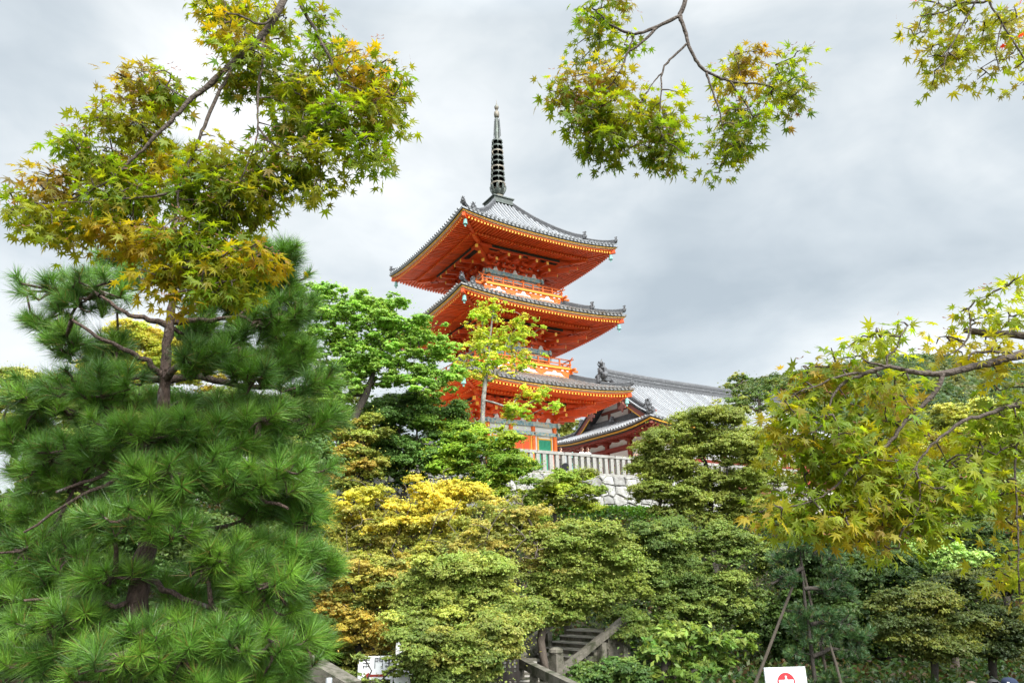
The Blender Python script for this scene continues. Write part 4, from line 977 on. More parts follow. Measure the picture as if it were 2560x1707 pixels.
tree('maple_tree', 'olive maple with shade-darkened leaves in layered drooping sprays near the hedge', 22,
     [(2330, 1500, 60, 32), (2290, 1560, 60, 35), (2370, 1555, 55, 30), (2400, 1600, 40, 25), (2250, 1590, 40, 30), (2320, 1610, 60, 30), (2240, 1510, 40, 35)], [(.06, .075, .015), (.115, .125, .02), (.035, .05, .012)], npad=95, nleaf=300, leaf=.065, padr=(.25, .5), r0=.1, fill=.3)  # leaf colours lowered to stand in for the shade near the hedge
tree('maple_tree', 'olive maple, its leaves coloured for shade, at the dark corner of the wood', 24,
     [(2440, 1450, 80, 30), (2530, 1450, 50, 30), (2470, 1540, 60, 40), (2530, 1580, 50, 40), (2400, 1470, 50, 25), (2500, 1620, 60, 25)], [(.04, .055, .013), (.075, .085, .018), (.022, .035, .009)], npad=90, nleaf=280, leaf=.07, padr=(.28, .55), r0=.12, fill=.3)  # shade of the wood put into the leaf colours
tree('broadleaf_tree', 'tree mass in shade-dark greens behind the small pine', 30,
     [(2080, 1400, 110, 70), (2200, 1440, 90, 70), (2050, 1520, 110, 80), (2180, 1550, 90, 70), (1990, 1430, 60, 60), (2400, 1400, 110, 70), (2520, 1420, 80, 70), (2330, 1480, 100, 70), (1960, 1560, 80, 70)], [(.042, .07, .014), (.035, .06, .013), DEEP], npad=200, nleaf=300, leaf=.10, padr=(.45, .85), r0=.2, fill=.3, flat=.6)  # dark greens carry the deep shade in place of cast shadow
tree('maple_tree', 'yellow green maple seen through the pine branches', 27,
     [(380, 880, 110, 60), (300, 930, 90, 50), (450, 930, 80, 60), (480, 840, 60, 50), (330, 840, 60, 40)], [(.25, .24, .03), LIME, (.34, .27, .04)], npad=100, nleaf=250, leaf=.075, padr=(.3, .55), r0=.12, fill=.3)
tree('maple_tree', 'pale olive maple at the left edge behind the pine', 30,
     [(60, 960, 70, 40), (20, 1020, 60, 50), (140, 1010, 70, 50), (60, 1080, 90, 50)], [OLIVE, (.19, .19, .04), MID], npad=80, nleaf=260, leaf=.08, padr=(.35, .6), r0=.12, fill=.3)
tree('broadleaf_tree', 'green tree filling the gap behind the pine trunk', 24,
     [(300, 1010, 120, 40), (500, 1010, 120, 40), (660, 1020, 80, 40), (200, 1120, 130, 70), (400, 1100, 120, 80), (620, 1080, 120, 80), (760, 1130, 70, 80), (300, 1230, 150, 80), (520, 1220, 140, 80)], [(.05, .085, .02), DARK, MID], npad=150, nleaf=300, leaf=.09, padr=(.4, .75), r0=.16, fill=.3, flat=.6)
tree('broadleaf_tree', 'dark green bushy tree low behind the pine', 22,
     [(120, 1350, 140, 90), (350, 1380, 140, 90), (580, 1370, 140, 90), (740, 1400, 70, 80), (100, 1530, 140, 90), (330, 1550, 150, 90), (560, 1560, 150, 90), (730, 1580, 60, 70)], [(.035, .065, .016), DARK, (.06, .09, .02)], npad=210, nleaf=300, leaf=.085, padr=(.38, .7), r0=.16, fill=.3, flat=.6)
tree('broadleaf_tree', 'mid green tree under the spreading maple and behind the pine edge', 37,
     [(780, 1000, 70, 45), (850, 1030, 70, 40), (720, 1050, 60, 50), (930, 1030, 60, 35), (800, 1080, 90, 45)], [(.11, .17, .035), MID, (.07, .12, .025)], npad=110, nleaf=170, leaf=.09, padr=(.35, .65), r0=.16, fill=.3)
# small broad leaved tree with large bright leaves
tree('broadleaf_tree', 'small tree with large bright lime leaves near the sign', 17,
     [(1660, 1590, 45, 25), (1740, 1580, 60, 22), (1700, 1625, 60, 28), (1790, 1610, 55, 25), (1850, 1595, 35, 18), (1720, 1680, 70, 25), (1640, 1620, 25, 22), (1800, 1660, 40, 22)], [(.085, .135, .02), (.055, .10, .017), (.13, .165, .03)],
     trunk=[(1660, 1700, 17), (1662, 1660, 17), (1690, 1630, 17), (1740, 1610, 17)], npad=60, nleaf=34, leaf=.13, padr=(.16, .32), r0=.10, bark='bark_dark', fill=.1, aspect=.42, up=.7, flat=.5)
# ------------------------------------------------------------------ conifers
def tufts(r, C, D, n, L, w, spread=(.35, 1.25), stem=.5):
    """needles: n thin blades per shoot, pointing forward and outward from the shoot end"""
    m = len(C); D = unit(D); C = np.repeat(C, n, 0); D = np.repeat(D, n, 0); k = m * n
    e = unit(np.cross(D, unit(r.normal(size=(k, 3))))); a = r.uniform(*spread, (k, 1)); l = L * r.uniform(.75, 1.1, (k, 1))
    l = l * np.repeat(r.uniform(.68, 1.12, (m, 1)), n, 0); d = D * np.cos(a) + e * np.sin(a); o = C - D * (r.uniform(0, 1, (k, 1)) ** 1.3) * L * stem
    tip = o + d * l; tip[:, 2] -= (.04 * l[:, 0] * np.abs(e[:, 2]))
    s = unit(np.cross(d, unit(r.normal(size=(k, 3))))) * w / 2
    q = np.empty((k, 3, 3)); q[:, 0] = o - s; q[:, 1] = o + s; q[:, 2] = tip
    return q.reshape(-1, 3)
def pine(label, d, trunkpx, limbs, blobs, nt, nn, L, w, r0, cols, seed, dz=.55, basez=None, group=None, bark='pine_bark', sub=.3):
    r = np.random.default_rng(seed); W = np.array([b[2] * b[3] for b in blobs], float); W /= W.sum()
    tips, dirs, hubs = [], [], []
    trunk = [np.array(at(*q)) for q in trunkpx]
    if basez is not None: trunk.insert(0, np.array([trunk[0][0] - .02, trunk[0][1], basez]))
    for bi, b in enumerate(blobs):
        c = np.array(at(b[0], b[1], d + (b[4] if len(b) > 4 else 0))); k = d / (FPX * .95); rad = np.array([b[2] * k, max(b[2] * k * .8, .15), b[3] * k])
        m = max(3, int(nt * W[bi]))
        tz = trunk[int(np.argmin([abs(t[2] - c[2] + .15) for t in trunk]))]
        out = c - tz; out[2] = 0; out = unit(out)
        for h in range(max(1, m // 9)):
            hub = c + unit(r.normal(size=3)) * rad * r.uniform(.1, .7); hubs.append(hub)
            for _ in range(9):
                v = unit(r.normal(size=3)); v[2] = v[2] * .6 + .12
                t = hub + v * np.minimum(rad, sub) * r.uniform(.35, 1.0)
                dr = unit(v * .8 + np.array([0, 0, .75]) + out * .45 + r.normal(size=3) * .22)
                tips.append(t); dirs.append(dr)
    tips, dirs = np.array(tips), np.array(dirs)
    root = empty('pine_tree', Vector(trunk[0])); tag(root, label, 'pine tree', group)
    # trunk and hand-placed limbs give the nodes from which shoots grow
    g = MB(); n = len(trunk); sub_t = []; 
    for i in range(n - 1):
        for k_ in range(6): sub_t.append(trunk[i] + (trunk[i + 1] - trunk[i]) * k_ / 6)
    sub_t.append(trunk[-1]); rr = [r0 * (1 - .9 * (i / (len(sub_t) - 1)) ** 1.1) * (1 + .06 * r.normal()) for i in range(len(sub_t))]
    g.tube([q + r.normal(size=3) * .004 for q in sub_t], rr, 12, cap=False)
    g.build('trunk', [bark], root, trunk[0], smooth=True)
    bm = MB(); nodes = list(sub_t[4:])
    for lm in limbs:
        pts = [np.array(at(*q[:3])) for q in lm]; k0 = lm[0][3] if len(lm[0]) > 3 else .03
        seg = []
        for i in range(len(pts) - 1):
            for k_ in range(4): seg.append(pts[i] + (pts[i + 1] - pts[i]) * k_ / 4 + r.normal(size=3) * .006)
        seg.append(pts[-1]); bm.tube(seg, [k0 * (1 - .65 * i / len(seg)) for i in range(len(seg))], 7, cap=False); nodes += seg[3:]
    for hub in sorted(hubs, key=lambda q: min(np.linalg.norm(q - np.array(sub_t), axis=1))):
        A = np.array(nodes); dd = np.linalg.norm(A - hub, axis=1) + np.maximum(0, A[:, 2] - hub[2]) * .6; i = int(np.argmin(dd)); v = hub - A[i]; ln = np.linalg.norm(v)
        m = max(3, int(ln / .12)); pts = [A[i] + v * q / m + np.array([0, 0, -.10 * ln * math.sin(math.pi * q / m)]) + r.normal(size=3) * .012 * (0 < q < m) for q in range(m + 1)]
        bm.tube(pts, [max(.007, .018 * (1 - .5 * q / m)) * min(1.5, .6 + ln) for q in range(m + 1)], 5, cap=False); nodes += pts[2:]
    H = np.array(hubs); hi = np.array([int(np.argmin(np.linalg.norm(H - t, axis=1))) for t in tips])
    for t, dr, h in zip(tips, dirs, hi):
        a, b = H[h], t; mid = (a + b) / 2 - np.array([0, 0, .03]); bm.tube([a, mid, b - dr * L * .45, b + dr * L * .04], [.009 * sub / .3, .008 * sub / .3, .007 * sub / .3, .005 * sub / .3], 4, cap=False)
    bm.build('branch', [bark], root, trunk[0], smooth=True)
    q = tufts(r, tips, dirs, nn, L, w)
    cols = np.array(cols); ct = cols[r.integers(len(cols), size=len(tips))] * r.uniform(.8, 1.2, (len(tips), 1))
    T = np.repeat(ct, nn, 0) * r.uniform(.75, 1.25, (len(tips) * nn, 1))
    dead = r.uniform(size=len(T)) < .045; T[dead] = (.22, .15, .04)
    bulk('needles', q, 3, 'needle', T, root, trunk[0])
    return root
PD = 4.2
pine('tall pine with long needled tufts and rough grey trunk filling the left side', PD,
     [(318, 1760, PD), (335, 1600, PD), (348, 1448, PD), (385, 1290, PD), (408, 1152, PD), (410, 1050, PD), (412, 948, PD), (424, 813, PD), (432, 700, PD), (437, 560, PD), (440, 420, PD)],
     [[(424, 815, PD, .022), (385, 800, PD - .05), (330, 790, PD - .1), (250, 740, PD - .15)], [(408, 950, PD, .021), (370, 905, PD - .1), (325, 880, PD - .15), (265, 850, PD - .2), (180, 800, PD - .25)],
      [(428, 800, PD, .022), (460, 785, PD), (520, 740, PD + .1), (620, 700, PD + .2)], [(430, 805, PD, .02), (500, 800, PD + .05), (600, 790, PD + .1), (680, 700, PD + .2)], [(412, 945, PD, .025), (440, 920, PD - .1), (500, 890, PD - .2), (600, 870, PD - .3)],
      [(412, 950, PD, .024), (350, 940, PD + .1), (250, 960, PD + .2), (120, 1010, PD + .2)], [(410, 955, PD, .03), (470, 940, PD + .1), (600, 960, PD + .1), (760, 980, PD)],
      [(400, 1140, PD, .020), (340, 1150, PD - .1), (260, 1185, PD - .15), (140, 1230, PD - .2)], [(400, 1175, PD, .015), (320, 1180, PD - .2), (200, 1240, PD - .3), (60, 1330, PD - .3)], [(408, 1150, PD, .019), (500, 1180, PD - .1), (620, 1230, PD - .2), (720, 1270, PD - .3)],
      [(345, 1430, PD, .017), (290, 1420, PD - .1), (230, 1470, PD - .15), (120, 1560, PD - .2)], [(340, 1500, PD, .016), (280, 1515, PD - .15), (200, 1490, PD - .2), (60, 1500, PD - .3)], [(350, 1440, PD, .018), (430, 1480, PD - .1), (560, 1530, PD - .2), (680, 1600, PD - .25)], [(372, 1350, PD, .017), (460, 1330, PD + .1), (600, 1300, PD + .1), (760, 1400, PD)]],
     [(330, 1000, 100, 38, .25), (470, 1015, 100, 38, .25), (620, 1010, 100, 40, .2), (200, 1040, 90, 35, .2), (250, 1450, 90, 40, -.2), (170, 1540, 90, 45, -.25), (390, 1560, 70, 40, -.3), (520, 830, 100, 45, .2), (620, 860, 95, 45, .2), (740, 870, 65, 55, .1), (720, 790, 60, 55, .1), (560, 690, 85, 55, .2), (300, 860, 80, 35, .25), (480, 680, 55, 45, .3), (240, 900, 80, 40, .2), (180, 680, 60, 35, .2), (440, 400, 42, 55), (700, 640, 75, 85), (640, 700, 80, 60, .2), (690, 720, 80, 60, .1), (210, 740, 110, 60), (120, 800, 70, 45), (280, 700, 90, 45, .2), (330, 640, 100, 45, .3), (160, 860, 80, 40), (560, 760, 120, 55, .3), (650, 800, 90, 50, .1),
      (80, 1000, 110, 70), (220, 970, 120, 60, -.2), (60, 1080, 100, 70, .2), (500, 900, 70, 60, -.3), (600, 920, 80, 60, -.3), (700, 930, 80, 60, .1), (790, 960, 60, 50),
      (380, 1080, 140, 55, -.35), (520, 1090, 120, 60, -.35), (640, 1080, 110, 70, -.2), (760, 1060, 90, 60), (830, 1050, 35, 40), (230, 1120, 130, 60, -.2), (480, 1180, 130, 60, -.4), (620, 1190, 120, 60, -.3), (740, 1170, 80, 70), (760, 1260, 65, 80),
      (120, 1190, 130, 70, .2), (60, 1290, 90, 80, .2), (660, 1290, 110, 60, .1), (340, 1300, 100, 50, -.5), (420, 1340, 90, 45, -.5), (150, 1390, 120, 60, .1), (560, 1390, 90, 55, -.3), (700, 1400, 90, 70, -.1), (790, 1440, 45, 50), (640, 1460, 110, 60, -.2),
      (60, 1480, 90, 80, .1), (220, 1560, 130, 60, .2), (480, 1490, 100, 50, .2), (90, 1630, 110, 70, -.1), (300, 1650, 120, 60, -.3), (450, 1620, 100, 60, -.3), (600, 1590, 120, 60, -.3), (720, 1620, 90, 60), (770, 1590, 55, 55), (540, 1690, 130, 50, -.2), (700, 1690, 70, 40)],
     2700, 140, .128, .0032, .074, [(.125, .27, .028), (.10, .225, .028), (.16, .31, .032), (.075, .17, .028)], 11, basez=-1.75)
SPD = 17.0
pine('small dark pine tied to slanting log props', SPD, [(2040, 1720, SPD), (2025, 1600, SPD), (2010, 1480, SPD), (2003, 1400, SPD), (1998, 1350, SPD)],
     [[(2006, 1420, SPD, .05), (1960, 1440, SPD), (1930, 1460, SPD)], [(2010, 1470, SPD, .05), (2080, 1470, SPD), (2120, 1475, SPD)], [(2025, 1560, SPD, .05), (2090, 1550, SPD), (2160, 1590, SPD)], [(2030, 1640, SPD, .05), (2080, 1620, SPD), (2150, 1630, SPD)]],
     [(2000, 1365, 55, 25), (2060, 1380, 45, 22), (1960, 1400, 35, 25), (2090, 1425, 40, 22), (1960, 1450, 40, 22), (2070, 1470, 50, 22), (2110, 1480, 35, 20), (2030, 1535, 50, 25), (2090, 1550, 55, 28), (2150, 1580, 35, 28), (2060, 1600, 55, 25), (2130, 1630, 45, 25), (1990, 1560, 30, 25), (2060, 1690, 60, 25), (2000, 1640, 35, 25)],
     620, 60, .17, .010, .06, [(.055, .125, .036), (.07, .14, .036), (.045, .10, .032)], 12, basez=-3.9, sub=.45, bark='bark_dark')
# props of the small pine
for lab, a, b in (('long log prop leaning left of the small pine', (1868, 1760, 17.0), (2004, 1405, 17.15)), ('upright log prop against the small pine', (2075, 1720, 17.2), (2000, 1390, 17.2)), ('thin short log prop on the right of the small pine', (2110, 1740, 16.6), (2072, 1600, 16.8))):
    p, q = at(*a), at(*b); p.z = gz(p.x, p.y) - .1 if p.z < gz(p.x, p.y) + 1 else p.z
    m = MB(); m.tube([p, p.lerp(q, .5) + Vector((.015, 0, .01)), q], [.036, .032, .026], 8); o = m.build('log_prop', ['pole'], None, p); o.location = p
    tag(o, lab, 'prop', 'log props of the small pine')
# ------------------------------------------------------------------ maple boughs close overhead
LOBES = [(0, 1.0), (21, .36), (40, .93), (60, .32), (82, .74), (106, .26), (132, .44), (160, .14)]
def maple_leaf():
    pts = []
    for a, q in LOBES: pts.append((math.radians(a), q))
    full = pts + [(math.pi, .10)] + [(2 * math.pi - a, q) for a, q in reversed(pts[1:])]
    P = np.array([(q * math.sin(a), q * math.cos(a), 0) for a, q in full]); n = len(P); P[:, 2] = -.22 * (P[:, 0] ** 2 + P[:, 1] ** 2) + .05 * np.abs(P[:, 0])
    T = []
    for i in range(n): T += [(0, 0, 0.02), P[i], P[(i + 1) % n]]
    return np.array(T)
LEAF = maple_leaf()
def bough(label, wood, blobs, d, leafr, dens, cols, seed, colw=None, keys=.08, red=0, spread=.22, hang=.35, base=None):
    """a maple bough: woody limbs as (points, start radius, end radius), then sprays of star leaves in the blobs"""
    r = np.random.default_rng(seed); cols = np.array(cols); cw = np.array(colw or [1] * len(cols), float); cw /= cw.sum()
    p0 = Vector(at(*wood[0][0][0])); root = empty('maple_bough', p0); tag(root, label, 'maple bough', 'maple boughs close to the camera')
    mb = MB(); nodes = []
    for pts, ra, rb in wood:
        P = [np.array(at(*q)) for q in pts]; seg = []
        for i in range(len(P) - 1):   # Catmull-Rom between the given points
            a, b, c, e = P[max(i - 1, 0)], P[i], P[i + 1], P[min(i + 2, len(P) - 1)]
            for k in range(5):
                t = k / 5; seg.append(.5 * (2 * b + (c - a) * t + (2 * a - 5 * b + 4 * c - e) * t * t + (3 * b - a - 3 * c + e) * t ** 3))
        seg.append(P[-1]); m = len(seg); seg = [q + r.normal(size=3) * .002 for q in seg]
        mb.tube(seg, [(ra + (rb - ra) * i / (m - 1)) * (1 + .06 * r.normal()) for i in range(m)], 8); nodes += seg[3:]
    LP, LT, TT, tint = [], [], [], []; tw = []
    k = d / (FPX * .95)
    for b in blobs:
        dd = d + .11 + (b[4] if len(b) > 4 else 0); c = np.array(at(b[0], b[1], dd)); rad = np.array([b[2] * k, max(min(b[2], b[3]) * k * 1.5, .20), b[3] * k])
        n = max(3, int(2.1 * dens * b[2] * b[3] / 1000.0)); ns = max(1, n // 7)
        bc = cols[r.choice(len(cols), p=cw)] if len(b) <= 5 else cols[b[5]]
        for s in range(ns):
            v = unit(r.normal(size=3)) * r.uniform(0, 1) ** .4; sp = c + v * rad * .92; tw.append(sp)
            m = 7; off = r.normal(size=(m, 3)) * [leafr * 1.1, leafr * 1.1, leafr * .55]; P = sp + off; P[:, 2] -= leafr * .5
            out = unit(unit(off + 1e-6) * .8 + v * .5 + np.array([0, 0, -hang]) + r.normal(size=(m, 3)) * .3)      # tip direction
            N = unit(np.array([0, 0, .8]) + v * .7 + r.normal(size=(m, 3)) * .6); N = unit(N - out * (N * out).sum(1, keepdims=True)); X = np.cross(out, N)
            LP.append(P); LT.append(np.stack([X, out, N], 1)); sc = cols[r.choice(len(cols), p=cw)] * .4 + bc * .6
            tint.append(sc * r.uniform(.8, 1.2, (m, 1)) * (1 + r.normal(size=(m, 3)) * .07))
    LP, LT, tint = np.concatenate(LP), np.concatenate(LT), np.concatenate(tint)
    if red: tint[r.choice(len(tint), red, replace=False)] = (.75, .05, .035)
    n = len(LP); S = leafr * 1.12 * r.uniform(.62, 1.18, (n, 1, 1)); LF = LEAF[None] * np.stack([r.uniform(.82, 1.12, n), np.ones(n), r.uniform(.2, 2.6, n)], 1)[:, None, :]
    V = np.einsum('nkj,njm->nkm', LF, LT) * S + LP[:, None, :]
    # twigs to every spray
    for sp in sorted(tw, key=lambda q: np.min(np.linalg.norm(np.array(nodes) - q, axis=1))):
        A = np.array(nodes); i = int(np.argmin(np.linalg.norm(A - sp, axis=1))); v = sp - A[i]; L = np.linalg.norm(v)
        mid = A[i] + v * .5 + np.array([0, 0, .06 * L]) + r.normal(size=3) * .06 * L
        mb.tube([A[i], mid, sp], [.0042, .0032, .0016], 4, cap=False); nodes += [mid, sp]
    mb.build('branch', ['bark_maple'], root, p0, smooth=True)
    bulk('leaves', V.reshape(-1, 3), 3, 'leaf_maple', np.clip(np.repeat(tint, len(LEAF) // 3, 0), .004, 1), root, p0)
    # winged seeds on the upper side
    if keys:
        m = int(n * keys); idx = r.choice(n, m); C = LP[idx] + np.array([0, 0, leafr * .6]) + r.normal(size=(m, 3)) * leafr * .6; Q = []
        for c in C:
            a = unit(r.normal(size=3)); up = np.array([0, 0, 1.0]); s = unit(np.cross(a, up)); w = leafr * .13
            for sg in (-1, 1):
                e = c + s * sg * leafr * .42 + up * leafr * .16; Q += [c, c + s * sg * leafr * .2 + up * w, e + up * w * .7, e - up * w * .5]
        bulk('seeds', np.array(Q), 4, 'leaf', np.tile([(.30, .13, .085)], (len(Q) // 4, 1)) * r.uniform(.7, 1.3, (len(Q) // 4, 1)), root, p0)['kind'] = 'stuff'
    return root
YO, YG, AMB, OLG, BRN = (.31, .32, .020), (.20, .29, .020), (.50, .33, .022), (.11, .17, .014), (.36, .20, .06)
LD = 2.9
bough('long maple bough hanging from the upper left across the sky', [
    ([(900, -420, LD + .3), (800, -180, LD + .2), (709, 0, LD), (658, 87, LD), (587, 153, LD), (510, 224, LD), (482, 243, LD), (439, 291, LD), (378, 352, LD), (326, 403, LD), (275, 449, LD), (180, 500, LD)], .021, .004),
    ([(587, 160, LD), (551, 224, LD), (510, 316, LD), (490, 367, LD), (469, 418, LD), (446, 474, LD), (447, 530, LD), (464, 597, LD), (459, 645, LD)], .009, .003),
    ([(660, 92, LD), (656, 153, LD), (643, 230, LD), (646, 306, LD), (638, 357, LD), (602, 449, LD), (560, 520, LD)], .007, .0025), ([(646, 318, LD), (673, 352, LD), (720, 380, LD)], .006, .003),
    ([(700, -160, LD), (747, 0, LD), (786, 71, LD), (821, 138, LD), (852, 199, LD), (910, 230, LD)], .011, .004), ([(850, 195, LD), (842, 245, LD), (811, 306, LD)], .007, .003), ([(447, 480, LD), (380, 490, LD), (280, 500, LD), (120, 510, LD)], .007, .002), ([(715, 0, LD), (660, 60, LD - .05), (600, 40, LD - .1), (560, 30, LD - .1)], .007, .003)],
    [(560, 45, 85, 60), (620, 20, 60, 40), (600, 110, 60, 45), (690, 60, 45, 55), (640, 165, 90, 70), (590, 210, 55, 40), (700, 190, 60, 50), (800, 75, 45, 45), (816, 150, 55, 55), (770, 210, 50, 40),
     (357, 215, 95, 55, 0, 4), (420, 230, 50, 55), (300, 300, 95, 65), (360, 330, 60, 50), (230, 390, 100, 60), (300, 420, 80, 50), (130, 470, 80, 55, 0, 4), (65, 545, 42, 38), (60, 500, 30, 30), (160, 550, 100, 48), (170, 600, 45, 20), (310, 500, 120, 80), (290, 580, 110, 50), (390, 430, 75, 45, .1, 2),
     (560, 400, 90, 60), (500, 460, 70, 70), (550, 510, 120, 80, 0, 3), (640, 490, 95, 70), (765, 240, 100, 55), (910, 190, 90, 65), (960, 270, 65, 65), (980, 210, 50, 55), (870, 320, 120, 80), (740, 310, 80, 60), (930, 390, 55, 45), (800, 420, 80, 65), (690, 420, 100, 70, 0, 3), (800, 495, 26, 26),
     (510, 600, 130, 70), (400, 600, 70, 60, 0, 2), (470, 680, 100, 65, 0, 0), (590, 680, 85, 65, 0, 0), (650, 640, 45, 55, 0, 2), (437, 765, 28, 22, 0, 2), (400, 700, 40, 60, 0, 2), (560, 730, 90, 30)],
    LD, .041, 21, [YO, YG, AMB, OLG, BRN], 21, [4.2, 3.4, .8, 1.6, .4], .12)
CD = 3.3
bough('forked maple bough hanging from the top above the pagoda roofs', [
    ([(1790, -420, CD), (1730, -150, CD), (1712, 0, CD), (1699, 40, CD), (1707, 59, CD), (1720, 107, CD), (1739, 150, CD), (1771, 182, CD), (1825, 203, CD), (1878, 209, CD), (1930, 215, CD)], .016, .004),
    ([(1699, 40, CD), (1643, 67, CD), (1584, 86, CD), (1530, 64, CD), (1506, 43, CD), (1480, 20, CD)], .011, .004), ([(1643, 68, CD), (1605, 107, CD), (1568, 134, CD), (1554, 171, CD), (1520, 220, CD)], .009, .003), ([(1584, 88, CD), (1570, 130, CD), (1552, 168, CD)], .005, .003),
    ([(1720, 107, CD), (1675, 150, CD), (1656, 182, CD), (1651, 257, CD), (1640, 320, CD)], .007, .003), ([(1656, 182, CD), (1632, 209, CD), (1605, 257, CD)], .005, .002), ([(1766, 182, CD), (1782, 230, CD), (1798, 278, CD), (1810, 330, CD)], .007, .003), ([(1825, 204, CD), (1862, 257, CD), (1880, 290, CD)], .006, .003)],
    [(1498, 35, 68, 42), (1477, 100, 52, 48), (1550, 30, 35, 40), (1557, 118, 38, 28), (1423, 212, 65, 55, 0, 4), (1390, 240, 35, 45), (1514, 210, 80, 60), (1480, 270, 80, 60), (1541, 300, 95, 70), (1500, 350, 60, 40), (1525, 372, 65, 38), (1664, 290, 62, 60), (1640, 350, 70, 55), (1675, 375, 62, 45), (1696, 420, 15, 13), (1600, 260, 40, 40), (1460, 310, 40, 30),
     (1878, 150, 68, 32, 0, 4), (1830, 160, 40, 25), (1960, 185, 60, 50), (1986, 250, 38, 38), (2010, 240, 18, 25), (1836, 225, 50, 35), (1857, 295, 75, 50), (1820, 365, 55, 50), (1880, 330, 40, 42), (1800, 410, 35, 20), (1930, 240, 50, 35)],
    CD, .041, 20, [YG, YO, OLG, (.42, .30, .05), BRN], 22, [3, 3.4, 1.6, 1.0, .6], .14)
bough('thin reddish maple twigs with a few scarlet leaves in the top right corner', [
    ([(2700, -200, 3.2), (2560, -60, 3.2), (2473, 0, 3.2), (2403, 8, 3.2), (2360, 30, 3.2), (2300, 40, 3.2)], .010, .003), ([(2440, 2, 3.2), (2371, 130, 3.2), (2360, 180, 3.2)], .005, .002), ([(2470, 0, 3.2), (2505, 59, 3.2), (2553, 134, 3.2), (2600, 220, 3.2)], .006, .003), ([(2505, 60, 3.2), (2490, 130, 3.2), (2500, 180, 3.2)], .004, .002)],
    [(2345, 40, 75, 38), (2264, 36, 22, 24), (2300, 60, 40, 40), (2371, 130, 80, 52), (2350, 182, 42, 28), (2334, 214, 13, 13), (2478, 70, 80, 65), (2505, 161, 55, 50), (2537, 225, 25, 32), (2420, 30, 55, 40), (2540, 60, 30, 70)],
    3.2, .043, 12.0, [(.46, .33, .05), (.34, .34, .04), (.22, .25, .03), (.50, .28, .07)], 23, [1.2, 2, 2.5, .5], .06, red=4)
RD = 2.7
bough('large arching maple bough with fresh lime leaves coming in from the right', [
    ([(3000, 760, RD), (2750, 850, RD), (2560, 886, RD), (2492, 901, RD), (2433, 917, RD), (2357, 933, RD), (2294, 931, RD), (2219, 917, RD), (2164, 933, RD), (2116, 953, RD), (2085, 984, RD), (2069, 1036, RD)], .020, .003),
    ([(2357, 935, RD), (2342, 973, RD), (2310, 1012, RD), (2263, 1052, RD), (2219, 1111, RD), (2164, 1139, RD), (2128, 1170, RD), (2085, 1218, RD), (2045, 1245, RD), (1960, 1270, RD)], .010, .002),
    ([(2760, 960, RD), (2600, 995, RD), (2500, 1024, RD), (2464, 1036, RD), (2417, 1048, RD), (2369, 1079, RD), (2322, 1119, RD), (2286, 1170, RD), (2240, 1250, RD)], .011, .002),
    ([(2800, 870, RD + .1), (2560, 840, RD + .1), (2472, 833, RD + .1), (2413, 826, RD + .1)], .019, .012), ([(2219, 915, RD), (2219, 893, RD), (2243, 868, RD), (2250, 840, RD)], .005, .002), ([(2425, 826, RD + .1), (2425, 795, RD + .1), (2418, 770, RD + .1)], .005, .002),
    ([(2425, 830, RD), (2400, 870, RD), (2360, 890, RD)], .004, .002), ([(2530, 880, RD), (2440, 880, RD - .05), (2420, 900, RD - .05)], .006, .003), ([(2219, 917, RD), (2170, 905, RD), (2150, 890, RD)], .006, .002), ([(2164, 933, RD), (2100, 940, RD), (2050, 960, RD), (1960, 1000, RD)], .006, .002), ([(2290, 1165, RD), (2300, 1250, RD), (2280, 1310, RD)], .005, .002), ([(2760, 1000, RD), (2620, 1040, RD), (2545, 1100, RD), (2540, 1200, RD), (2545, 1350, RD), (2548, 1450, RD)], .006, .002)],
    [(2255, 822, 45, 28), (2156, 855, 70, 35), (2077, 905, 85, 40), (2030, 935, 55, 35, 0, 4), (2053, 965, 95, 42), (2195, 960, 85, 45), (2235, 992, 60, 40, 0, 4), (1938, 1040, 50, 38, 0, 2), (2000, 1050, 80, 52), (1970, 1008, 42, 26), (2077, 1070, 90, 52), (2150, 1040, 70, 45), (1978, 1120, 45, 45, 0, 2), (2037, 1150, 90, 60), (2156, 1110, 105, 58), (2195, 1174, 115, 68), (2116, 1194, 105, 60), (1998, 1234, 80, 42), (1907, 1277, 40, 26, 0, 2), (2037, 1270, 90, 45), (2255, 1226, 115, 68), (2334, 1200, 80, 68), (2275, 1273, 100, 50), (2050, 1305, 80, 28, 0, 2), (2150, 1300, 80, 45), (2190, 1345, 52, 45), (2280, 1315, 70, 40), (2100, 1330, 60, 30, 0, 2), (1960, 1300, 50, 30), (2330, 1100, 80, 40, .2, 2), (2250, 1060, 70, 40),
     (2433, 755, 50, 20), (2512, 728, 45, 26), (2535, 695, 25, 24), (2472, 790, 68, 30), (2373, 865, 52, 30, 0, 2), (2453, 868, 68, 34, 0, 2), (2492, 930, 50, 30, 0, 2), (2540, 805, 26, 28), (2543, 957, 36, 44), (2512, 1030, 52, 52), (2492, 1100, 78, 42), (2440, 1130, 52, 32), (2532, 1174, 36, 70), (2400, 1170, 60, 50), (2540, 1290, 36, 70), (2530, 1390, 36, 60), (2545, 1480, 25, 50), (2500, 1230, 50, 50), (2480, 1040, 60, 30)],
    RD, .038, 14.0, [(.28, .35, .030), (.38, .40, .040), (.50, .38, .030), (.17, .24, .024), (.42, .24, .08)], 24, [4, 2.0, .35, 2.2, .25], .05)
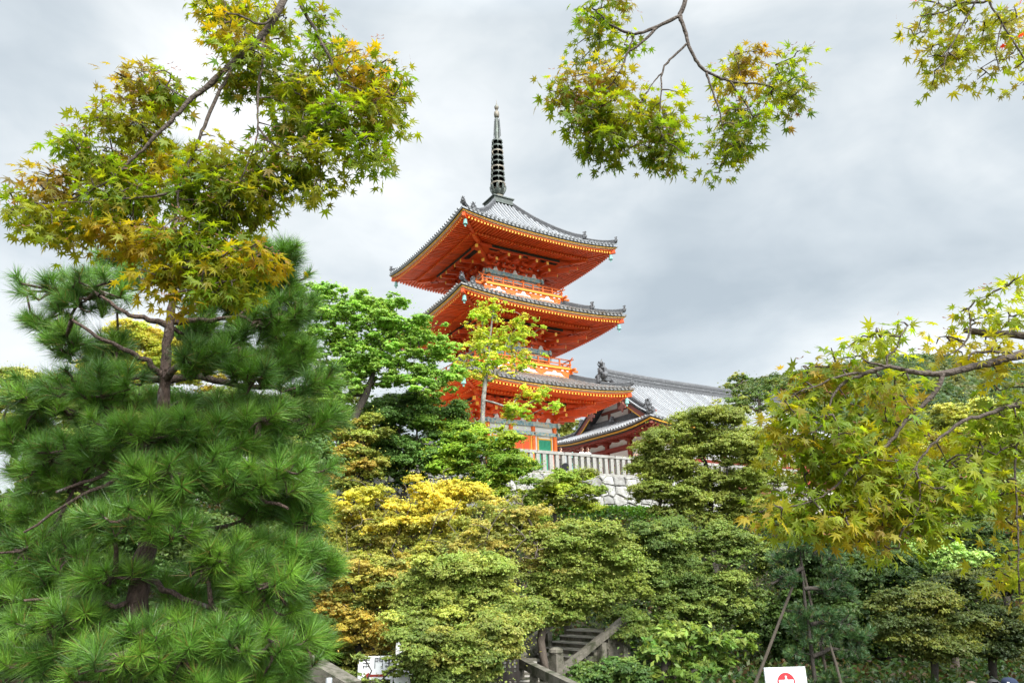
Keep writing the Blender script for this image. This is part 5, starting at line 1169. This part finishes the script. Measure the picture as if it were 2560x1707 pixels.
# ------------------------------------------------------------------ low growth on the slope, hedges, far hill
def scatter(name, n, place, cols, leaf, seed, kind='stuff', label=None, cat=None, up=.6, k=14, spread=.28, mat='leaf'):
    r = np.random.default_rng(seed); C = np.array([place(r) for _ in range(n // k)]); C = np.repeat(C, k, 0); m = len(C)
    P = C + r.normal(size=(m, 3)) * np.array([spread, spread, spread * .55]); N = unit(np.array([0, 0, up]) + r.normal(size=(m, 3)) * .6)
    cols = np.array(cols); T = np.repeat(cols[r.integers(len(cols), size=m // k)], k, 0) * r.uniform(.65, 1.3, (m, 1)); o = C.mean(0)
    ob = bulk(name, leaf_quads(r, P, N, leaf), 4, mat, np.clip(T, .004, 1), None, o); ob.location = o
    return tag(ob, label, cat, None, kind)
def stair_zone(q):
    a = at(1385, 1690, 25.0); d = Vector((.72, .69, 0)).normalized(); L = 3.1; e = Vector((-d.y, d.x, 0)); v = Vector((q.x - a.x, q.y - a.y, 0))
    return -1.0 < v.dot(d) < L * 1.2 and -.3 < v.dot(e) < 2.7
def on_slope(r):
    while True:
        u, s = r.uniform(-34, 34), r.uniform(.4, 40) ; q = wl(u, s, 0)
        if q.y > 11 and abs(q.x) < q.y * .85 and not (20.5 < q.y < 24.6 and -5.5 < q.x < 1.2) and not stair_zone(q): break
    return (q.x, q.y, gz(q.x, q.y) + r.uniform(0, .32) * (1 + .8 * math.sin(q.x * .9) * math.sin(q.y * .7)))
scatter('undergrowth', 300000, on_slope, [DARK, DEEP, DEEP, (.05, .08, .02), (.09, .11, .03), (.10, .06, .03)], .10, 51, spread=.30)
def box_place(u0, u1, s0, s1, z0, z1):
    def f(r):
        u, s, z = r.uniform(u0, u1), r.uniform(s0, s1), r.uniform(z0, z1); e = r.integers(3)
        if e == 0: z = z1 + r.normal() * .05
        elif e == 1: s = s1 + r.normal() * .05
        q = wl(u, s, z); return tuple(q)
    return f
scatter('hedge', 26000, box_place(.5, 9.5, 1.2, 2.2, 2.6, 3.62), [(.10, .22, .02), (.07, .17, .02), (.13, .25, .03)], .085, 52, 'thing', 'clipped bright green hedge along the foot of the stone wall', 'hedge', spread=.13)
def low_hedge(r):
    x = r.uniform(5.0, 15); y = 17.2 + r.uniform(0, 1.2); z = -3.8 + r.uniform(0, 1.25)
    if r.uniform() < .5: y = 17.2 + r.normal() * .05
    return (x, y, z)
scatter('hedge', 36000, low_hedge, [(.022, .045, .012), (.03, .06, .014), (.016, .035, .01)], .06, 53, 'thing', 'clipped hedge in shade-darkened green behind the three passing visitors', 'hedge', spread=.12)  # near-black leaf colours stand for the deep shade over the hedge
# wooded hill far behind on the right
HILL = [(1500, 1040), (1700, 1005), (1800, 985), (1900, 962), (1970, 944), (2100, 925), (2235, 905), (2298, 886), (2340, 886), (2440, 892), (2560, 905), (2800, 925), (3200, 960)]
def hill_z(px, dist):
    py = np.interp(px, [h[0] for h in HILL], [h[1] for h in HILL]); top = at(px, py + 14, 330).z
    q = min(1, max(0, (dist - 130) / 200.0)); return -4 + (top + 4) * (q ** .8)
hm = MB(); pxs = np.linspace(1450, 3400, 50); ds = np.linspace(130, 330, 16); vs = []
for dd in ds:
    for px in pxs: q = at(px, 1300, dd); vs.append((q.x, dd, hill_z(px, dd) - .5))
for px in pxs: q = at(px, 1300, 420); vs.append((q.x, 420, -4))
k = len(pxs); hm.add(vs, [(j * k + i, j * k + i + 1, (j + 1) * k + i + 1, (j + 1) * k + i) for j in range(len(ds)) for i in range(k - 1)])
tag(hm.build('hill', ['hill'], smooth=True), kind='structure')
def hill_forest():
    r = np.random.default_rng(61); P, N, T = [], [], []; cols = np.array([(.075, .13, .045), (.10, .155, .048), (.13, .165, .05), (.06, .11, .048), (.15, .165, .055)])
    for _ in range(1500):
        px, dd = r.uniform(1700, 2800), 135 + 200 * r.uniform() ** .8
        c = np.array((at(px, 1300, dd).x, dd, hill_z(px, dd) + 1.0)); R_ = r.uniform(2.6, 4.6); n = 150; d = unit(r.normal(size=(n, 3))); d[:, 2] = np.abs(d[:, 2]) * 1.0
        if r.uniform() < .08: d[:, 2] *= 1.7
        P.append(c + d * R_ * r.uniform(.75, 1.05, (n, 1)) * [1, 1, .85]); N.append(unit(d + r.normal(size=(n, 3)) * .45)); T.append(cols[r.integers(5)] * r.uniform(.75, 1.25, (n, 1)))
    P, N, T = map(np.concatenate, (P, N, T)); ob = bulk('hill_forest', leaf_quads(r, P, N, .62, .7), 4, 'leaf', T); tag(ob, kind='stuff')
hill_forest()
# ------------------------------------------------------------------ stone stairs
N0 = at(1385, 1690, 25.0)
SD = Vector((.72, .69, 0)).normalized(); SLEN = 3.1; SPERP = Vector((-SD.y, SD.x, 0)); SRISE = 1.35
SB = Vector((N0.x, N0.y, N0.z - .36)); stairs = empty('stone_stairs', SB); tag(stairs, 'worn mossy stone stairs climbing the slope between stone handrails', 'stairs')
SW = 2.3; nst = 9
axs = (SD, SPERP, Vector((0, 0, 1)))
def stp_(i): return SD * (SLEN * 1.15 * (i + .5) / nst) + SPERP * (SW / 2) + Vector((0, 0, .10 + SRISE * 1.15 * i / nst))
for i in range(nst):
    m = MB(); run = SLEN * 1.15 / nst; h_ = 1.2
    m.box(stp_(i) + Vector((0, 0, -h_ / 2)) + SD * run * .5, (run * 2, SW, h_), axs, 0)
    m.box(stp_(i) + Vector((0, 0, -.028)) - SD * (run * .5 + .004), (.03, SW - .02, .05), axs, 1)
    m.build('step', ['stone_dark', 'tread'], stairs)
for sd, hr in ((-.12, .30), (SW + .12, .55)):
    m = MB(); a = SPERP * sd + Vector((0, 0, hr)) - SD * .3; b = SPERP * sd + SD * (SLEN * 1.15) + Vector((0, 0, hr + SRISE * 1.15)); m.bar(a, b, .22, .20); h = m.build('handrail', ['stone_dark'], stairs)
    for j in range(4):
        p = SPERP * sd + SD * (SLEN * 1.1 * j / 3) + Vector((0, 0, SRISE * 1.1 * j / 3)); m = MB(); big = .36 if j == 0 else .24
        m.box(p + Vector((0, 0, .2 if j == 0 else hr - .62)), (big, big, 1.7 if j == 0 else 1.05), axs, 0, .94)
        if j == 0: m.lathe([(.20, 1.02), (.24, 1.08), (.22, 1.16), (.10, 1.22)], p, 8)
        m.build('post', ['stone_dark'], h)
lo_ = empty('stone_steps', at(1270, 1700, 23.6)); lo_b = lo_.location.copy(); tag(lo_, 'low flight of grey stone steps beside the dark timber fence', 'steps')
for i, (y, d_) in enumerate(((1700, 23.2), (1688, 23.6), (1676, 24.0), (1664, 24.4), (1654, 24.8))):
    c = at(1268, y, d_) - lo_b; m = MB(); m.box(c + Vector((0, .5, -.45)), (1.9, 1.0, .9), None, 0); m.box(c + Vector((0, -.004, -.025)), (1.88, .03, .05), None, 1); m.build('step', ['stone_dark', 'tread'], lo_)
fr = empty('stone_handrail', at(1310, 1690, 23.0)); fb = fr.location.copy(); tag(fr, 'sloping stone handrail coming down towards the bottom of the picture', 'handrail')
m = MB(); a, b = at(1298, 1652, 23.6) - fb, at(1440, 1722, 19.0) - fb; m.bar(a, b, .22, .24); m.build('rail', ['stone_dark'], fr)
for t in (.02, .3, .62): 
    p = a.lerp(b, t); m = MB(); m.box(p - Vector((0, 0, .75)), (.26, .22, 1.3), None, 0, .92)
    if t < .1: m.lathe([(.2, .1), (.24, .2), (.16, .3), (.06, .34)], p, 8)
    m.build('post', ['stone_dark'], fr)
# mossy boulders beside the stairs
for i, (x, y, d_, sz, lb) in enumerate(((1290, 1628, 27.0, .42, 'mossy boulder above the timber fence'), (1330, 1618, 28.5, .42, 'mossy boulder at the top of the newel post')  )):
    r = np.random.default_rng(70 + i); m = MB(); m.ball((0, 0, 0), (sz * 1.5, sz, sz * .8), 14); m.v = [tuple(np.array(v) * (1 + .18 * math.sin(v[0] * 5 + i) * math.sin(v[1] * 4 + 1) + r.normal() * .035)) for v in m.v]
    o = m.build('boulder', ['stone_dark'], None, (0, 0, 0), True); o.location = at(x, y, d_) - Vector((0, 0, sz * .3)); tag(o, lb, 'boulder', 'mossy boulders by the stairs')
# dark timber fence with a yellow edged notice
FD = 22.4; fo = at(1235, 1707, FD); fen = empty('timber_fence', fo); tag(fen, 'dark stained timber fence of upright posts at the foot of the steps', 'fence')
for i in range(11):
    a = at(1168 + i * 12.5, 1640 - 8 * (i > 7), FD); m = MB(); m.box(a - fo + Vector((0, 0, -.62)), (.085, .09, 1.30), None); m.build('post', ['darkwood'], fen)
m = MB(); a, b = at(1160, 1692, FD), at(1300, 1690, FD); m.bar(a - fo + Vector((0, .02, 0)), b - fo + Vector((0, .02, 0)), .12, .24); m.build('rail', ['darkwood'], fen)
m = MB(); m.bar(at(1256, 1633, FD) - fo, at(1302, 1632, FD) - fo, .12, .10); m.build('rail', ['darkwood'], fen)
m = MB(); m.bar(at(1160, 1644, FD) - fo, at(1256, 1643, FD) - fo, .10, .08); m.build('rail', ['darkwood'], fen)
c = at(1216, 1664, FD - .12); nt_ = empty('notice', c); tag(nt_, 'small white notice with a yellow border hung on the timber fence', 'notice')
m = MB(); m.box((0, 0, 0), (.20, .02, .36), None, 0); m.build('border', ['yellow'], nt_); m = MB(); m.box((0, -.013, .012), (.165, .012, .30), None, 0); m.build('sheet', ['board_white'], nt_)
m = MB(); m.lathe([(.035, 0), (.035, .004)], (0, 0, 0), 12); m.v = [(v[0], -.022 + v[2], v[1] + .115) for v in m.v]
for j in range(4):
    for q in range(6 - (j == 3) * 2): m.box((-.06 + q * .022, -.021, .04 - j * .035), (.013, .004, .018))
m.build('writing', ['ink'], nt_)
# white notice boards half hidden by leaves
def kanji_gate(m, c, h, y):
    """the character for gate, in brush strokes"""
    w = h * .82; t = h * .075; B = lambda x0, z0, x1, z1: m.box((c[0] + (x0 + x1) / 2 * w, y, c[1] + (z0 + z1) / 2 * h), (abs(x1 - x0) * w + t, .006, abs(z1 - z0) * h + t))
    for s in (-1, 1):
        B(s * .5, -.5, s * .5, .5); B(s * .1, .5, s * .5, .5); B(s * .1, .18, s * .1, .5); B(s * .12, .33, s * .5, .33); B(s * .12, .16, s * .5, .16)
    B(.40, -.5, .5, -.5)
BD = 22.0; bc = at(938, 1668, BD); nb1 = empty('notice_board', bc); tag(nb1, 'wide white notice board with black writing and a red arrow', 'notice board')
m = MB(); m.box((0, 0, 0), (.90, .05, .60)); m.build('panel', ['board_white'], nb1)
m = MB(); kanji_gate(m, (.10, .12), .26, -.03); 
for s in ((-.25, .12), (.38, .12)): 
    for q in range(3): m.box((s[0], -.03, s[1] + (q - 1) * .08), (.2, .006, .02))
    m.box((s[0], -.031, s[1]), (.02, .006, .24)); m.box((s[0] - .07, -.031, s[1] - .09), (.02, .006, .08))
m.build('writing', ['ink'], nb1)
m = MB(); m.box((.06, -.03, -.20), (.44, .008, .06)); m.add([(-.16, -.036, -.29), (-.16, -.036, -.11), (-.30, -.036, -.20)], [(0, 1, 2)]); m.build('arrow', ['board_red'], nb1)
for x in (-.46, .46): m = MB(); m.box((x, .05, -.55), (.06, .05, 1.3)); m.build('leg', ['board_white'], nb1)
bc2 = at(1012, 1640, BD + .6); nb2 = empty('notice_board', bc2); tag(nb2, 'narrow white notice board with a small red mark, behind leaves', 'notice board')
m = MB(); m.box((0, 0, 0), (.52, .05, .95)); m.build('panel', ['board_white'], nb2); m = MB(); m.box((-.02, -.03, .22), (.16, .006, .05)); m.box((.02, -.031, .16), (.05, .006, .14)); m.build('mark', ['sign_red'], nb2)
m = MB(); m.box((0, .05, -.8), (.08, .05, 1.0)); m.build('leg', ['steel'], nb2)
c3 = at(1005, 1700, BD - .6); o3 = empty('notice_board', c3); tag(o3, 'low white placard below the narrow notice board', 'notice board'); m = MB(); m.box((0, 0, 0), (.42, .04, .26), (Vector((.96, 0, .28)), Vector((0, 1, 0)), Vector((-.28, 0, .96)))); m.build('panel', ['board_white'], o3); m = MB(); m.box((0, .04, -.35), (.06, .04, .6)); m.build('leg', ['steel'], o3)
# stone ramp wall and pipe at the lower left
a, b = at(768, 1655, 20), at(880, 1722, 19.0); m = MB(); d_ = (b - a); m.bar((0, 0, 0), d_, .5, .35); m.bar((0, 0, -.8), d_ - Vector((0, 0, .8)), .4, 1.3); m.bar((-.9, 0, .05), (0, 0, 0), .5, .35); o = m.build('stone_coping', ['stone_dark']); o.location = a; tag(o, 'sloping mossy stone coping beside the foot of the pine', 'stone coping')
c = at(823, 1693, 17.5); m = MB(); m.lathe([(.075, -1.2), (.075, -.02), (.06, .0)], (0, 0, 0), 12); o = m.build('steel_post', ['steel'], smooth=True); o.location = c; tag(o, 'short grey steel post in front of the stone coping', 'post')
# ------------------------------------------------------------------ pedestrian sign
SGD = 8.0; sc_ = at(1965, 1704, SGD); PXM = SGD * .97 / FPX
sg = empty('pedestrian_sign', Vector((sc_.x, sc_.y, gz(sc_.x, sc_.y)))); tag(sg, 'white sign with a red round no pedestrians symbol at the lower edge', 'sign')
SX, SZ = Vector((1, .04, 0)).normalized(), Vector((.035, .12, 1)).normalized(); SY = SZ.cross(SX).normalized()
o_ = sc_ - sg.location; W_ = 95 * PXM; Ht = 31 * PXM; Hb = .50
sax = (SX, SY, SZ)
m = MB(); m.box(o_ + SZ * ((Ht - Hb) / 2), (W_, .016, Ht + Hb), sax); m.build('plate', ['sign_white'], sg)
m = MB(); 
for s in (-1, 1): m.box(o_ + SX * (s * W_ / 2) + SZ * ((Ht - Hb) / 2), (.010, .028, Ht + Hb + .01), sax)
for zz in (Ht, -Hb): m.box(o_ + SZ * zz, (W_ - .01, .028, .010), sax)
m.build('frame', ['sign_white'], sg)
def disc(m, c, r0, y, n=32, mi=0):
    m.prism([(r0 * math.cos(2 * math.pi * i / n), r0 * math.sin(2 * math.pi * i / n)) for i in range(n)], c - SY * y, SX, SZ, -SY, .002, mi)
front = -1 if SY.y > 0 else 1
yy = .009 
m = MB(); disc(m, o_ - SZ * (1 * PXM), 21.5 * PXM, yy); m.build('symbol', ['sign_red'], sg)
m = MB(); m.prism([(-17.5 * PXM, -6 * PXM), (17.5 * PXM, -6 * PXM), (17.5 * PXM, 5 * PXM), (-17.5 * PXM, 5 * PXM)], o_ - SY * (yy + .003), SX, SZ, -SY, .002); m.build('bar', ['sign_white'], sg)
m = MB(); q = PXM; disc(m, o_ + SZ * 11.5 * q, 2.3 * q, yy + .006, 14, 1)
m.prism([(x * q, z * q) for x, z in ((-1.6, 8.6), (1.6, 8.6), (4.0, 5.5), (7.2, -.5), (6.3, -1.2), (3.0, 3.2), (2.2, -1.5), (3.6, -12), (1.8, -12), (0, -3), (-1.8, -12), (-3.6, -12), (-2.2, -1.5), (-2.8, 3.2), (-4.2, -.8), (-5.2, -.5), (-4.0, 5.5))], o_ - SY * (yy + .006), SX, SZ, -SY, .002, 0)
m.build('figure', ['sign_grey', 'sign_white'], sg)
m = MB(); m.tube([o_ + SY * .03 - SZ * (-Ht * .5), o_ + SY * .03 - SZ * Hb, Vector((o_.x - .02, o_.y + .0, 0))], .025, 10); m.build('pole', ['steel'], sg)
# ------------------------------------------------------------------ people
def skinned(name, J, E, mat, parent, sub=2):
    """one continuous surface grown over joints J {name: (point, radius)} along edges E"""
    names = list(J); me = bpy.data.meshes.new(name); me.from_pydata([J[n][0] for n in names], [(names.index(a), names.index(b)) for a, b in E], [])
    tmp = bpy.data.objects.new('tmp', me); COL.objects.link(tmp)
    sk = tmp.modifiers.new('Skin', 'SKIN'); sk.use_smooth_shade = True
    for i, n in enumerate(names):
        rr = J[n][1]; v = me.skin_vertices[0].data[i]; v.radius = rr if hasattr(rr, '__len__') else (rr, rr); v.use_root = (i == 0)
    ss = tmp.modifiers.new('Sub', 'SUBSURF'); ss.levels = sub; ss.render_levels = sub
    dg = bpy.context.evaluated_depsgraph_get(); res = bpy.data.meshes.new_from_object(tmp.evaluated_get(dg)); res.name = name
    bpy.data.objects.remove(tmp); bpy.data.meshes.remove(me)
    res.materials.clear(); res.materials.append(M[mat]); res.polygons.foreach_set('use_smooth', [True] * len(res.polygons))
    ob = bpy.data.objects.new(name, res); COL.objects.link(ob); ob.parent = parent
    return ob
def person(loc, rz, h, label, shirt, pants, hair, hair_len, arms='rest', cap=None, lean=0.0, tilt=0.0, group=None):
    k = h / 1.70; root = empty('person', loc, rz); tag(root, label, 'person', group); V = lambda x, y, z: (x * k, (y - lean * max(0, z - .95)) * k, z * k)
    J = {'pelvis': (V(0, 0, .93), .135 * k), 'waist': (V(0, 0, 1.08), .12 * k), 'chest': (V(0, 0, 1.27), .145 * k), 'neck0': (V(0, .01, 1.42), .065 * k), 'neck': (V(0, -.01, 1.49), .055 * k),
         'chin': (V(tilt * .3, -.03, 1.545), .066 * k), 'skull': (V(tilt, -.01, 1.61), .092 * k), 'crown': (V(tilt * 1.3, .0, 1.66), .072 * k)}
    E = [('pelvis', 'waist'), ('waist', 'chest'), ('chest', 'neck0'), ('neck0', 'neck'), ('neck', 'chin'), ('chin', 'skull'), ('skull', 'crown')]
    for s, n in ((-1, 'a'), (1, 'b')):
        hip, knee, ank, toe = V(s * .09, 0, .86), V(s * .10, -.02, .48), V(s * .105, .01, .09), V(s * .115, -.13, .035)
        if arms == 'rail': el, wr, hd = V(s * .24, -.10, 1.12), V(s * .13, -.34, 1.10), V(s * .06, -.40, 1.11)
        elif arms == 'camera': el, wr, hd = V(s * .25, -.14, 1.22), V(s * .10, -.30, 1.45), V(s * .06, -.34, 1.52)
        else: el, wr, hd = V(s * .24, .01, 1.10), V(s * .25, -.05, .87), V(s * .25, -.07, .80)
        J.update({n + 'hip': (hip, .095 * k), n + 'knee': (knee, .062 * k), n + 'ank': (ank, .042 * k), n + 'toe': (toe, (.042 * k, .03 * k)), n + 'sh': (V(s * .17, .0, 1.37), .062 * k), n + 'el': (el, .043 * k), n + 'wr': (wr, .030 * k), n + 'palm': (hd, (.036 * k, .020 * k))})
        E += [('pelvis', n + 'hip'), (n + 'hip', n + 'knee'), (n + 'knee', n + 'ank'), (n + 'ank', n + 'toe'), ('chest', n + 'sh'), (n + 'sh', n + 'el'), (n + 'el', n + 'wr'), (n + 'wr', n + 'palm')]
        d = Vector(hd) - Vector(wr); d.normalize(); sd = d.cross(Vector((0, 1, .3))).normalized()
        for q in range(4):
            b0 = Vector(hd) + sd * ((q - 1.5) * .019 * k) + d * .035 * k; L = (.068, .078, .073, .058)[q] * k
            J[n + 'f%d' % q] = (tuple(b0), .0095 * k); J[n + 'g%d' % q] = (tuple(b0 + d * L * .5 - Vector((0, -.2, .2)) * L * .2), .009 * k); J[n + 'h%d' % q] = (tuple(b0 + d * L * .85 - Vector((0, -.5, .5)) * L * .5), .007 * k)
            E += [(n + 'palm', n + 'f%d' % q), (n + 'f%d' % q, n + 'g%d' % q), (n + 'g%d' % q, n + 'h%d' % q)]
        t0 = Vector(hd) - sd * s * .03 * k; J[n + 't'] = (tuple(t0 - sd * s * .02 * k + d * .02 * k), .009 * k); E.append((n + 'palm', n + 't'))
    body = skinned('body', J, E, 'skin', root)
    hc = Vector(J['skull'][0]); fm = MB(); fm.ball(hc + Vector((0, -.098, -.025)) * k, (.014 * k, .022 * k, .026 * k), 8); fm.build('nose', ['skin'], body, smooth=True)
    for s in (-1, 1): fm = MB(); fm.ball(hc + Vector((s * .094, .01, -.02)) * k, (.012 * k, .022 * k, .032 * k), 8); fm.build('ear', ['skin'], body, smooth=True)
    for s in (-1, 1): em = MB(); em.ball(hc + Vector((s * .034, -.088, .0)) * k, (.013 * k, .008 * k, .007 * k), 8); em.bar(hc + Vector((s * .018, -.092, .022)) * k, hc + Vector((s * .052, -.082, .024)) * k, .006 * k, .006 * k); em.build('eye', ['hair_black'], body)
    mm = MB(); mm.ball(hc + Vector((0, -.088, -.068)) * k, (.022 * k, .008 * k, .006 * k), 8); mm.build('mouth', ['hall_brown'], body)
    # clothes
    g = {a: (J[a][0], J[a][1] * 1.14) for a in ('pelvis', 'waist', 'chest', 'ash', 'bsh')}; g['pelvis'] = (J['pelvis'][0], J['pelvis'][1] * 1.12); g['collar'] = (V(0, .0, 1.435), .085 * k); e = [('pelvis', 'waist'), ('waist', 'chest'), ('chest', 'collar'), ('chest', 'ash'), ('chest', 'bsh')]
    for n in 'ab':
        g[n + 'el'] = (J[n + 'el'][0], J[n + 'el'][1] * 1.5); e.append((n + 'sh', n + 'el'))
        w = Vector(J[n + 'el'][0]).lerp(Vector(J[n + 'wr'][0]), .55); g[n + 'cuff'] = (tuple(w), .05 * k); e.append((n + 'el', n + 'cuff'))
    skinned('shirt', g, e, shirt, root)
    g = {'pelvis': (V(0, 0, .96), .15 * k)}; e = []
    for n in 'ab':
        for p, rr in (('hip', 1.2), ('knee', 1.3), ('ank', 1.45)): g[n + p] = (J[n + p][0], J[n + p][1] * rr)
        e += [('pelvis', n + 'hip'), (n + 'hip', n + 'knee'), (n + 'knee', n + 'ank')]
    skinned('trousers', g, e, pants, root)
    for s in (-1, 1): sm = MB(); sm.ball(V(s * .112, -.05, .04), (.052 * k, .13 * k, .045 * k), 10); sm.build('shoe', ['cloth_dark'], root, smooth=True)
    # hair: a cap over the skull, open at the face, falling to hair_len
    hm_ = MB(); n, mrow = 20, 10; R_ = .112 * k; vs = []
    for i in range(mrow + 1):
        for j in range(n + 1):
            az = math.radians(-150 + 300 * j / n) + math.pi / 2; th = math.radians(4 + 100 * i / mrow); c_ = abs(j / n - .5) * 2
            fringe = 1 if i < 5 else (1 if c_ < .80 else .98)
            x, y, z = R_ * math.sin(th) * math.cos(az) * fringe, R_ * 1.08 * math.sin(th) * math.sin(az), R_ * 1.05 * math.cos(th)
            vs.append(hc + Vector((x, y + .012 * k, z + .008 * k)))
    if hair_len > 0:
        for i in range(1, 7):
            for j in range(n + 1):
                az = math.radians(-140 + 280 * j / n) + math.pi / 2; q = i / 6
                vs.append(hc + Vector((R_ * (.98 + .10 * math.sin(q * 2.2)) * math.cos(az), R_ * 1.02 * math.sin(az) * (1 - .15 * q) + .012 * k, -.02 * k - hair_len * q)))
    rows = len(vs) // (n + 1); hm_.add(vs, [(i * (n + 1) + j, (i + 1) * (n + 1) + j, (i + 1) * (n + 1) + j + 1, i * (n + 1) + j + 1) for i in range(rows - 1) for j in range(n)])
    # closed crown over the forehead
    fr_ = []
    for i in range(6):
        for j in range(9):
            az = math.radians(205 + 130 * j / 8); th = math.radians(3 + 44 * i / 5); fr_.append(hc + Vector((R_ * math.sin(th) * math.cos(az), R_ * 1.06 * math.sin(th) * math.sin(az) + .010 * k, R_ * 1.05 * math.cos(th) + .010 * k)))
    hm_.add(fr_, [(i * 9 + j, (i + 1) * 9 + j, (i + 1) * 9 + j + 1, i * 9 + j + 1) for i in range(5) for j in range(8)])
    hm_.build('hair', [hair], root, smooth=True)
    if cap:
        cm = MB(); prof = [(.120, -.015), (.123, .02), (.118, .06), (.100, .095), (.065, .118), (.015, .128)]; cm.lathe([(a * k, b * k) for a, b in prof], hc + Vector((0, .008 * k, .012 * k)), 22)
        cm.ball(hc + Vector((0, .008, .142)) * k, .010 * k, 8); co = cm.build('cap', [cap], root, smooth=True)
        bm_ = MB(); vs = []
        for i in range(2):
            for j in range(11): a = math.radians(205 + 130 * j / 10); q = .118 + i * .085 * math.sin(math.pi * j / 10); vs.append(hc + Vector((q * math.cos(a), q * math.sin(a) + .008, .0 - i * .018)) * k if False else hc + Vector((q * k * math.cos(a), q * k * math.sin(a) + .008 * k, (.004 - i * .020) * k)))
        top_ = [v + Vector((0, 0, .005 * k)) for v in vs]; bm_.add(vs + top_, [(j, j + 1, 11 + j + 1, 11 + j) for j in range(10)] + [(22 + j, 33 + j, 33 + j + 1, 22 + j + 1) for j in range(10)] + [(11 + j, 12 + j, 34 + j, 33 + j) for j in range(10)]); bm_.build('brim', [cap], co, smooth=True)
        wm = MB()
        for dx in (-.012, .0, .012): wm.bar(hc + Vector((dx - .004, -.112, .048)) * k, hc + Vector((dx + .006, -.104, .085)) * k, .007 * k, .008 * k)
        wm.build('emblem', ['board_white'], co)
    return root
# two visitors leaning on the balustrade, others near them
fa = math.atan2(-E_B.y, -E_B.x) + math.pi / 2
u_of = lambda px, py: (lambda v: ((v * ((Vector((RP.x, RP.y, 0)) - E_B * -.55).dot(E_B) / v.dot(E_B))) - Vector((RP.x, RP.y, 0))).dot(E_R))(ray(px, py))
for px, h_, lb, sh_, hr, hl, ar_, tl in ((1450, 1.70, 'long haired person in a white blouse at the balustrade, head tilted right', 'cloth_white', 'hair_brown', .26, 'rail', .03), (1465, 1.72, 'person in white with red brown hair at the balustrade, head tilted left', 'cloth_white', 'hair_brown', .24, 'rail', -.03),
                                 (1399, 1.60, 'fair person in pale pink behind the balustrade near the pagoda corner post', 'cloth_pink', 'hair_brown', .05, 'rest', 0), (1580, 1.66, 'person in pale blue taking a photograph over the balustrade', 'cloth_blue', 'hair_black', .0, 'camera', 0)):
    person(wl(u_of(px, 1120), -.42, ZT), fa + .1, h_, lb, sh_, 'cloth_dark', hr, hl, ar_, None, .12 if ar_ == 'rail' else 0, tl, 'visitors at the balustrade')
for px, py, dd, rz, lb, sh_, hr, cp in ((2427, 1700, 14.6, .5, 'person with greying brown hair, only the top of the head in view', 'cloth_dark', 'hair_grey', None), (2482, 1694, 14.0, -.3, 'black haired person beside the person in the navy cap', 'cloth_white', 'hair_black', None), (2521, 1691, 13.7, -.75, 'person in a navy cap with a white emblem', 'cloth_dark', 'hair_black', 'navy')):
    q = at(px, py, dd); z = gz(q.x, q.y); hh = (q.z - z); person(Vector((q.x, q.y, z)), rz, hh / (1.755 if cp else 1.745) * 1.70, lb, sh_, 'cloth_dark', hr, .0, 'rest', cp, 0, 0, 'visitors walking past')
tree('maple_tree', 'low leafy maple twigs hanging in front of the wide notice board', 20.5, [(900, 1640, 30, 14), (960, 1690, 45, 12), (990, 1655, 25, 20), (870, 1690, 30, 22), (925, 1705, 40, 10)], [(.12, .15, .03), (.08, .11, .024)], npad=26, nleaf=30, leaf=.06, padr=(.10, .20), r0=.05, fill=.1)
tree('broadleaf_tree', 'distant green tree glimpsed between the pagoda and the hall', 80, [(1420, 1085, 50, 40), (1450, 1120, 40, 30)], [MID, OLIVE, (.06, .09, .02)], npad=40, nleaf=200, leaf=.16, padr=(.6, 1.0), r0=.2, fill=.2)

tree('shrub', 'dark glossy shrub growing beside the lower handrail', 22.5, [(1480, 1690, 50, 25), (1550, 1675, 50, 25), (1610, 1690, 45, 25), (1440, 1705, 30, 15)], [(.05, .095, .02), DARK, (.08, .12, .025)], npad=60, nleaf=110, leaf=.085, padr=(.18, .34), r0=.05, fill=.2, cat='shrub')
